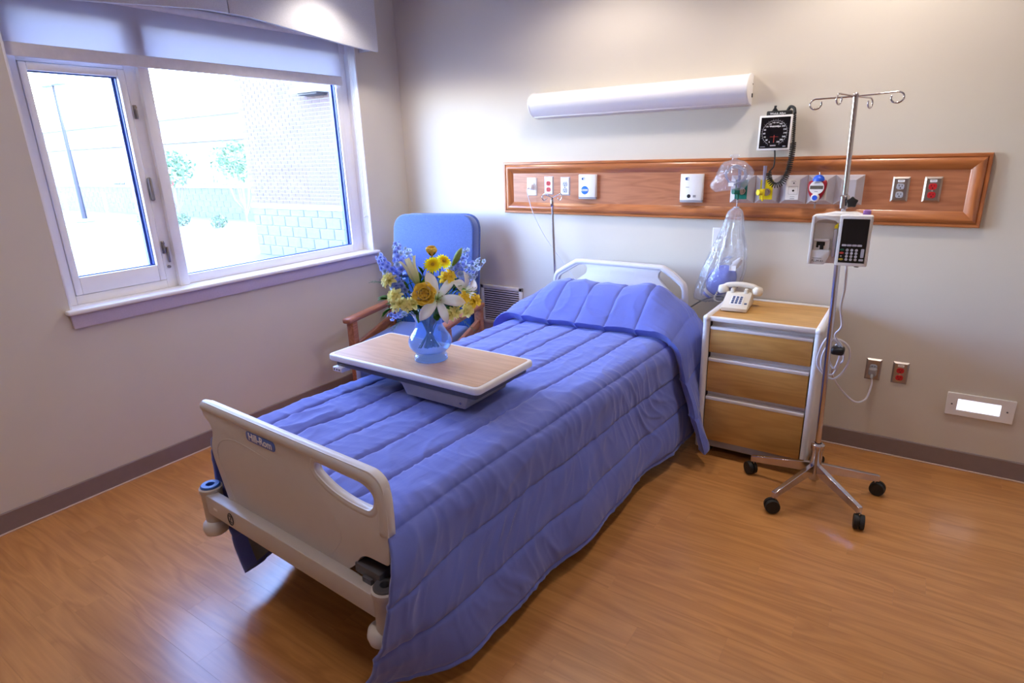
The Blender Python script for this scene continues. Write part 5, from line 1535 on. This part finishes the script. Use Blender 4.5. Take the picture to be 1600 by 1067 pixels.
def petal(L_, W, e0, e1, cup=0.3, tip=0.5, n=7, m=4, wave=0.0, base=0.25):
    """one petal along +x from the origin; elevation e0 -> e1 (degrees) above the xy plane"""
    vs = []; fs = []
    x = z = 0.0
    for j in range(n + 1):
        t = j / n
        e = math.radians(e0 + (e1 - e0) * t)
        if j: x += L_ / n * math.cos(e); z += L_ / n * math.sin(e)
        w = W * (base + (1 - base) * math.sin(min(1, t / 0.62) * PI / 2)) * (1 if t < 0.62 else math.cos((t - 0.62) / 0.38 * PI / 2 * (0.97 if tip else 0.7)) ** (0.6 + tip))
        for i in range(m + 1):
            s = (i / m) * 2 - 1
            c = cup * w * 0.5 * (s * s)
            vs.append((x - math.sin(e) * c, s * w * 0.5, z + math.cos(e) * c + wave * W * math.sin(t * 9 + s * 2) * abs(s)))
    for j in range(n):
        for i in range(m):
            a = j * (m + 1) + i
            fs.append((a, a + 1, a + m + 2, a + m + 1))
    return vs, fs
def aim(p, d, roll=0.0):
    return Matrix.Translation(p) @ Vector(d).normalized().to_track_quat('Z', 'X').to_matrix().to_4x4() @ Matrix.Rotation(roll, 4, 'Z')
VP = Vector((1.677, -1.713, TZ + 0.0005))
TOCAM = Vector((0.66, -0.72, 0.35))
vs_ = thing('glass_vase', 'frosted light blue glass vase on the overbed table', 'vase', VP)
vprof = [(0.0, 0.0), (0.066, 0.0), (0.070, 0.006), (0.070, 0.018), (0.062, 0.026), (0.066, 0.034), (0.086, 0.055), (0.093, 0.075), (0.088, 0.100), (0.070, 0.128), (0.058, 0.152), (0.057, 0.172), (0.066, 0.196), (0.078, 0.212), (0.076, 0.214), (0.062, 0.196), (0.053, 0.172), (0.054, 0.152), (0.066, 0.128), (0.084, 0.100), (0.089, 0.075), (0.082, 0.055), (0.06, 0.036), (0.0, 0.030)]
pf = catmull([Vector((a, b, 0)) for a, b in vprof], 3)
B().lathe([(max(0, p.x), p.y) for p in pf], 40).build('glass', 'vase_glass', vs_, 180)

def stem_to(fl, d, r=0.0025, name='stem'):
    """stem from flower head fl (relative to vase) with outward direction d down into the vase"""
    f = Vector(fl); d = Vector(d).normalized()
    k = random.uniform(-0.02, 0.02); k2 = random.uniform(-0.02, 0.02)
    neck = Vector((max(-0.035, min(0.035, f.x * 0.25)), max(-0.035, min(0.035, f.y * 0.25)), 0.18))
    return catmull([f, f - d * 0.035, f.lerp(neck, 0.6), neck, Vector((-neck.x * 0.7 + k, -neck.y * 0.7 + k2, 0.05))], 5)
def flower_root(name, label, cat, f, group=None):
    return thing(name, label, cat, VP + Vector(f), group=group)
def add_stem(root, f, d, r=0.0025):
    pts = [p - Vector(f) for p in stem_to(f, d)]
    B().tube(pts, r, 6).build('stem', 'stem_green', root, 180)
PC = [0]
def put_petal(root, M, spec, mat, name='petal'):
    v, fcs = petal(**spec)
    o = B().add(v, fcs).build(name, mat, root, 180)
    o.matrix_local = M
    md = o.modifiers.new('thickness', 'SOLIDIFY'); md.thickness = 0.0006
    return o

def rose(f, d, size, label, openness=1.0):
    """layered petals: tight spiral heart, then rings opening outward"""
    r = flower_root('yellow_rose', label, 'rose', f)
    A = aim((0, 0, 0), d)
    rings = ((3, 0.50, 0.60, 80, 112, 0.10), (4, 0.62, 0.72, 76, 108, 0.20), (5, 0.76, 0.86, 70, 98, 0.32), (6, 0.92, 1.0, 58 + 14 * (1 - openness), 78 + 10 * (1 - openness), 0.42), (6, 1.05, 1.15, 38 + 30 * (1 - openness), 40 + 42 * (1 - openness), 0.46))
    for ring, (n, L_, W, e0, e1, rad) in enumerate(rings):
        for i in range(n):
            a = 2 * PI * i / n + ring * 0.7
            M = A @ Matrix.Rotation(a, 4, 'Z') @ Matrix.Translation((size * rad * 0.62, 0, -size * (0.10 + 0.10 * ring)))
            put_petal(r, M, dict(L_=size * L_, W=size * W * 1.25, e0=e0, e1=e1, cup=0.75, tip=-0.35, wave=0.02, base=0.5, m=6), 'rose_petal')
    for i in range(5):
        M = A @ Matrix.Rotation(i * 1.256, 4, 'Z') @ Matrix.Translation((0, 0, -size * 0.62))
        put_petal(r, M, dict(L_=size * 1.0, W=size * 0.34, e0=18, e1=70, cup=0.3, tip=0.6), 'leaf_green', 'sepal')
    add_stem(r, f, d, 0.003)
rose((0.054, -0.073, 0.305), (0.66, -0.74, 0.42), 0.046, 'open golden yellow rose at the front of the bouquet', 1.0)
rose((0.024, 0.022, 0.462), (0.22, -0.22, 0.95), 0.034, 'half-open yellow rose at the top of the bouquet', 0.0)

def gerbera(f, d, R, label):
    r = flower_root('yellow_daisy', label, 'flower', f)
    A = aim((0, 0, 0), d)
    for ring, (n, s, e) in enumerate(((18, 1.0, 8), (15, 0.75, 24))):
        b = B()
        for i in range(n):
            v, fc = petal(R * s, R * 0.28, e, e - 14, 0.3, 0.3, 5, 2)
            b.add(v, fc, A @ Matrix.Rotation(2 * PI * i / n + ring * 0.2 + random.uniform(-0.05, 0.05), 4, 'Z') @ Matrix.Translation((0, 0, ring * 0.002)))
        b.build('petal_ring', 'yellow_petal', r, 180)
    B().ball((0, 0, 0.003), (R * 0.24, R * 0.24, R * 0.14), 12, M=A).build('flower_center', 'gold_petal', r, 180)
    add_stem(r, f, d)
gerbera((0.045, 0.0, 0.411), (0.45, -0.6, 0.62), 0.040, 'bright yellow daisy below the top rose')
gerbera((0.058, 0.053, 0.417), (0.75, -0.3, 0.62), 0.036, 'bright yellow daisy right of and behind the other one')

def lily(f, d, label, L_=0.105, rolls=0.0, spec=None):
    r = flower_root('white_lily', label, 'lily', f)
    A = aim((0, 0, 0), d, rolls)
    for i in range(6):
        W = 0.047 if i % 2 == 0 else 0.036
        M = A @ Matrix.Rotation(i * PI / 3, 4, 'Z') @ Matrix.Translation((0.003, 0, 0.001 * (i % 2)))
        put_petal(r, M, dict(L_=L_ * (1 if i % 2 == 0 else 0.95), W=W, e0=58, e1=-32, cup=0.35, tip=0.5, n=10, m=4), 'lily_petal')
    st = B(); an = B()
    for i in range(6):
        M = A @ Matrix.Rotation(i * PI / 3 + 0.4, 4, 'Z')
        p = M @ Vector((0.018, 0, 0.062))
        st.tube([(0, 0, 0), M @ Vector((0.006, 0, 0.03)), p], 0.0008, 4)
        an.ball(p, (0.002, 0.002, 0.002), 6)
    st.tube([(0, 0, 0), A @ Vector((0, 0, 0.078))], 0.0012, 5)
    st.build('stamens', 'green_bud', r, 180); an.build('anthers', 'anther', r, 180)
    add_stem(r, f, d, 0.003)
lily((0.075, -0.020, 0.275), (0.62, -0.66, 0.35), 'large open white lily at the front right of the yellow rose', 0.128, 0.3)
lily((0.125, 0.080, 0.290), (0.80, 0.05, 0.10), 'white lily facing right at the edge of the bouquet', 0.100, 0.9)
def bud(base, tip, R, mat, label, flare=False):
    b0, t0 = Vector(base), Vector(tip)
    r = flower_root('lily_bud', label, 'lily bud', base)
    d = (t0 - b0); Ln = d.length
    A = aim((0, 0, 0), d)
    for i in range(6):
        prof = []
        M = A @ Matrix.Rotation(i * PI / 3, 4, 'Z')
        v, fc = [], []
        n = 9
        for j in range(n + 1):
            t = j / n
            rr = R * (0.35 + 0.65 * math.sin(min(1, t / 0.55) * PI / 2)) * (1 if t < 0.55 else (math.cos((t - 0.55) / 0.45 * PI / 2 * 0.98) ** 0.7 if not flare else 1 + 0.8 * ((t - 0.55) / 0.45) ** 2))
            wv = math.radians(34) if not flare else math.radians(34 * (1 - 0.55 * max(0, (t - 0.6) / 0.4)))
            for k in range(4):
                a = -wv + 2 * wv * k / 3
                bulge = 1.0 + 0.06 * math.cos(a / wv * PI / 2)
                v.append((rr * bulge * math.cos(a), rr * bulge * math.sin(a), Ln * t))
        for j in range(n):
            for k in range(3):
                q = j * 4 + k
                fc.append((q, q + 1, q + 5, q + 4))
        o = B().add(v, fc).build('petal', mat, r, 180)
        o.matrix_local = M
        md = o.modifiers.new('thickness', 'SOLIDIFY'); md.thickness = 0.0008
    add_stem(r, base, d, 0.0028)
bud((0.085, 0.077, 0.396), (0.117, 0.106, 0.470), 0.0125, 'green_bud', 'closed pale green lily bud at the upper right of the bouquet')
bud((0.010, -0.058, 0.335), (-0.030, -0.068, 0.442), 0.021, 'bud_petal', 'half-open cream lily bud at the upper left of the bouquet', True)

# alstroemeria: clusters of small florets
def floret_mesh(mat, R=0.031):
    b = B()
    for i in range(6):
        v, fc = petal(R, R * (0.52 if i % 2 == 0 else 0.36), 50, -6, 0.35, -0.1, 5, 3)
        b.add(v, fc, Matrix.Rotation(i * PI / 3, 4, 'Z'))
    me = bpy.data.meshes.new('floret'); me.from_pydata(b.v, [], b.f); me.shade_smooth(); me.materials.append(MATS[mat])
    return me
FCREAM, FGOLD = floret_mesh('cream_petal'), floret_mesh('gold_petal')
def alstro(f, label, me, n=3, spread=0.02, bias=(0.5, -0.5, 0.5)):
    r = flower_root('peruvian_lily', label, 'flower', f, 'small yellow florets of the bouquet')
    for i in range(n):
        a = 2 * PI * i / n + random.random()
        d = Vector(bias).normalized() + 0.55 * Vector((math.cos(a), math.sin(a) * 0.7, 0.5 * math.sin(a + 1)))
        p = d.normalized() * spread * random.uniform(0.8, 1.2)
        o = bpy.data.objects.new('floret', me); COL.objects.link(o); o.parent = r
        o.matrix_local = aim(p, d, random.random() * 3)
    add_stem(r, f, bias, 0.002)
out = lambda f: (f[0] * 3 + 0.35, f[1] * 3 - 0.4, 0.35)
for f, lab, me, n in (((-0.088, -0.107, 0.350), 'cream yellow florets at the left edge of the bouquet, highest of the pale ones', FCREAM, 4),
                      ((-0.066, -0.105, 0.285), 'cream yellow florets at the left middle of the bouquet', FCREAM, 4),
                      ((-0.050, -0.105, 0.250), 'cream yellow florets low on the left of the bouquet', FCREAM, 4),
                      ((-0.005, -0.085, 0.252), 'cream yellow florets left of the front rose, near the vase rim', FCREAM, 4),
                      ((0.132, 0.053, 0.262), 'golden florets right of the big white lily', FGOLD, 4),
                      ((0.150, 0.055, 0.215), 'yellow florets low on the right of the bouquet', FCREAM, 4),
                      ((0.121, 0.002, 0.210), 'yellow florets under the big white lily', FCREAM, 4),
                      ((0.155, 0.095, 0.245), 'golden florets over the wooden armrest', FGOLD, 3),
                      ((0.082, 0.034, 0.350), 'golden brown florets above the big white lily', FGOLD, 4)):
    alstro(f, lab, me, n + 1, 0.026, out(f))

# delphinium spikes
def small_floret(mat, R=0.0165):
    b = B()
    for i in range(5):
        v, fc = petal(R, R * 0.85, 35, 0, 0.3, -0.2, 3, 2)
        b.add(v, fc, Matrix.Rotation(i * 2 * PI / 5, 4, 'Z'))
    me = bpy.data.meshes.new('floret'); me.from_pydata(b.v, [], b.f); me.shade_smooth(); me.materials.append(MATS[mat])
    return me
DBLUE, DPALE = small_floret('blue_petal'), small_floret('pale_blue_petal')
def spike(b0, t0, label, n=14, mix=0.3, w=0.02):
    b0, t0 = Vector(b0), Vector(t0)
    r = flower_root('delphinium', label, 'flower', b0, 'blue flower spikes of the bouquet')
    ax = (t0 - b0)
    B().tube([(0, 0, 0), ax * 0.5, ax], 0.0016, 5).build('spike_stem', 'stem_green', r, 180)
    n = int(n * 1.5)
    for i in range(n):
        t = (i + 0.5) / n
        a = i * 2.4
        o1 = ax.orthogonal().normalized(); o2 = ax.normalized().cross(o1)
        d = (o1 * math.cos(a) + o2 * math.sin(a) + ax.normalized() * 0.35).normalized()
        o = bpy.data.objects.new('floret', DPALE if random.random() < mix else DBLUE); COL.objects.link(o); o.parent = r
        sc = 1.15 - 0.55 * t
        o.matrix_local = aim(ax * t + d * w * sc, d + Vector((0.2, -0.25, 0.1)), random.random() * 3) @ Matrix.Diagonal((sc, sc, sc, 1))
    add_stem(r, b0, ax, 0.002)
spike((-0.100, -0.092, 0.362), (-0.148, -0.106, 0.450), 'blue flower spike leaning furthest left', 18, 0.1)
spike((-0.075, -0.062, 0.375), (-0.100, -0.050, 0.498), 'tall blue flower spike at the upper left', 20, 0.25)
spike((-0.060, -0.030, 0.37), (-0.085, -0.004, 0.468), 'pale blue flower spike behind the cream lily bud', 14, 0.75)
spike((0.089, 0.081, 0.350), (0.112, 0.142, 0.455), 'blue flower spike at the upper right behind the green bud', 16, 0.25)
spike((0.100, 0.095, 0.345), (0.168, 0.182, 0.412), 'pale loose flower spike reaching furthest right', 12, 0.8, 0.024)
spike((-0.05, -0.06, 0.33), (-0.098, -0.098, 0.32), 'pale blue flower spike in the left middle of the bouquet', 14, 0.5)
spike((-0.055, -0.08, 0.235), (-0.102, -0.118, 0.200), 'blue flower spike hanging low at the left by the vase rim', 10, 0.2)
spike((0.07, 0.06, 0.36), (0.10, 0.10, 0.395), 'blue flower spike between the daisies and the green bud', 10, 0.2)

# leaves
def sprig(f, d, label, n=2, L_=0.06, W=0.03, mat='leaf_green'):
    r = flower_root('leaf_sprig', label, 'leaf', f, 'green leaves of the bouquet')
    for i in range(n):
        dd = Vector(d).normalized() + 0.5 * Vector((random.uniform(-1, 1), random.uniform(-1, 1), random.uniform(-0.6, 0.6)))
        M = Matrix.Translation((0, 0, 0)) @ dd.to_track_quat('X', 'Z').to_matrix().to_4x4()
        put_petal(r, M, dict(L_=L_ * random.uniform(0.8, 1.1), W=W, e0=10, e1=-25, cup=0.25, tip=0.9, n=6), mat, 'leaf')
    add_stem(r, f, d, 0.0018)
sprig((-0.085, -0.110, 0.275), (-0.5, -0.5, 0.1), 'broad green leaves at the left edge above the chair arm', 3, 0.075, 0.036)
sprig((-0.080, -0.118, 0.245), (-0.4, -0.5, -0.3), 'broad green leaves drooping at the lower left of the bouquet', 3, 0.07, 0.038)
sprig((-0.005, -0.01, 0.37), (-0.1, -0.1, 1), 'small green leaf left of the yellow daisies', 2, 0.055, 0.018)
sprig((0.085, 0.055, 0.345), (0.15, 0.1, 1), 'narrow green leaf below the green bud', 2, 0.06, 0.02)
sprig((0.11, 0.04, 0.30), (0.6, 0.2, 0.4), 'green leaves behind the big white lily', 4, 0.06, 0.028)
sprig((0.03, -0.06, 0.215), (0.3, -0.7, -0.1), 'dark green leaves at the vase rim under the rose', 5, 0.055, 0.026)
sprig((0.06, -0.02, 0.215), (0.6, -0.4, -0.1), 'dark green leaves at the vase rim under the lily', 5, 0.055, 0.026)
sprig((-0.03, -0.04, 0.225), (-0.5, -0.6, 0.0), 'dark green leaves at the vase rim on the left', 5, 0.055, 0.026)
sprig((0.07, 0.06, 0.225), (0.7, 0.5, 0.0), 'dark green leaves at the vase rim on the right', 4, 0.055, 0.026)
sprig((0.0, -0.02, 0.30), (0.1, -0.3, 0.8), 'green leaves filling the middle of the bouquet', 8, 0.06, 0.026)
sprig((-0.05, -0.05, 0.30), (-0.4, -0.4, 0.4), 'green leaves among the blue spikes on the left', 7, 0.06, 0.022)
sprig((0.08, 0.06, 0.30), (0.4, 0.3, 0.5), 'green leaves among the blue spikes on the right', 7, 0.06, 0.022)
sprig((0.02, -0.05, 0.25), (0.3, -0.5, 0.2), 'dark green leaves between the front rose and the vase', 8, 0.055, 0.026)
sprig((0.07, 0.01, 0.25), (0.5, 0.0, 0.2), 'dark green leaves behind the front of the big white lily', 8, 0.055, 0.026)
for f_, d_, l_ in (((-0.02, -0.02, 0.33), (-0.2, -0.3, 0.9), 'green leaves below the cream lily bud'),
                   ((0.10, 0.02, 0.24), (0.7, -0.2, 0.0), 'green leaves between the lily and the right florets'),
                   ((-0.06, -0.09, 0.26), (-0.5, -0.6, 0.1), 'green leaves under the left cream florets')):
    sprig(f_, d_, l_, 7, 0.065, 0.028)
spike((-0.08, -0.08, 0.33), (-0.125, -0.10, 0.385), 'short blue flower spike above the left cream florets', 12, 0.3)
spike((0.11, 0.09, 0.32), (0.15, 0.14, 0.36), 'short pale blue flower spike above the right lily', 10, 0.5)
def fern(f, d, label):
    r = flower_root('fern_frond', label, 'fern', f, 'feathery fern fronds of the bouquet')
    d = Vector(d).normalized()
    b = B(); pts = [d * (0.09 * t / 8) + Vector((0, 0, -0.02 * (t / 8) ** 2)) for t in range(9)]
    b.tube(pts, 0.0008, 4)
    sdv = d.cross(Vector((0.3, 0.2, 1))).normalized()
    for t in range(1, 9):
        for s in (-1, 1):
            for q in range(3):
                e = pts[t] + (sdv * s + d * 0.5 + Vector((0, 0, random.uniform(-0.5, 0.5)))) * (0.03 - 0.0025 * t) * random.uniform(0.7, 1.1)
                b.tube([pts[t], e], 0.0005, 3)
    b.build('frond', 'fern_green', r, 0)
    add_stem(r, f, d, 0.001)
fern((-0.105, -0.10, 0.335), (-0.7, -0.3, 0.25), 'feathery fern at the left of the blue spikes')
fern((0.12, 0.03, 0.20), (0.7, 0.2, -0.35), 'feathery fern hanging over the right armrest')
fern((-0.03, -0.08, 0.22), (-0.2, -0.6, -0.3), 'feathery fern hanging at the vase front')
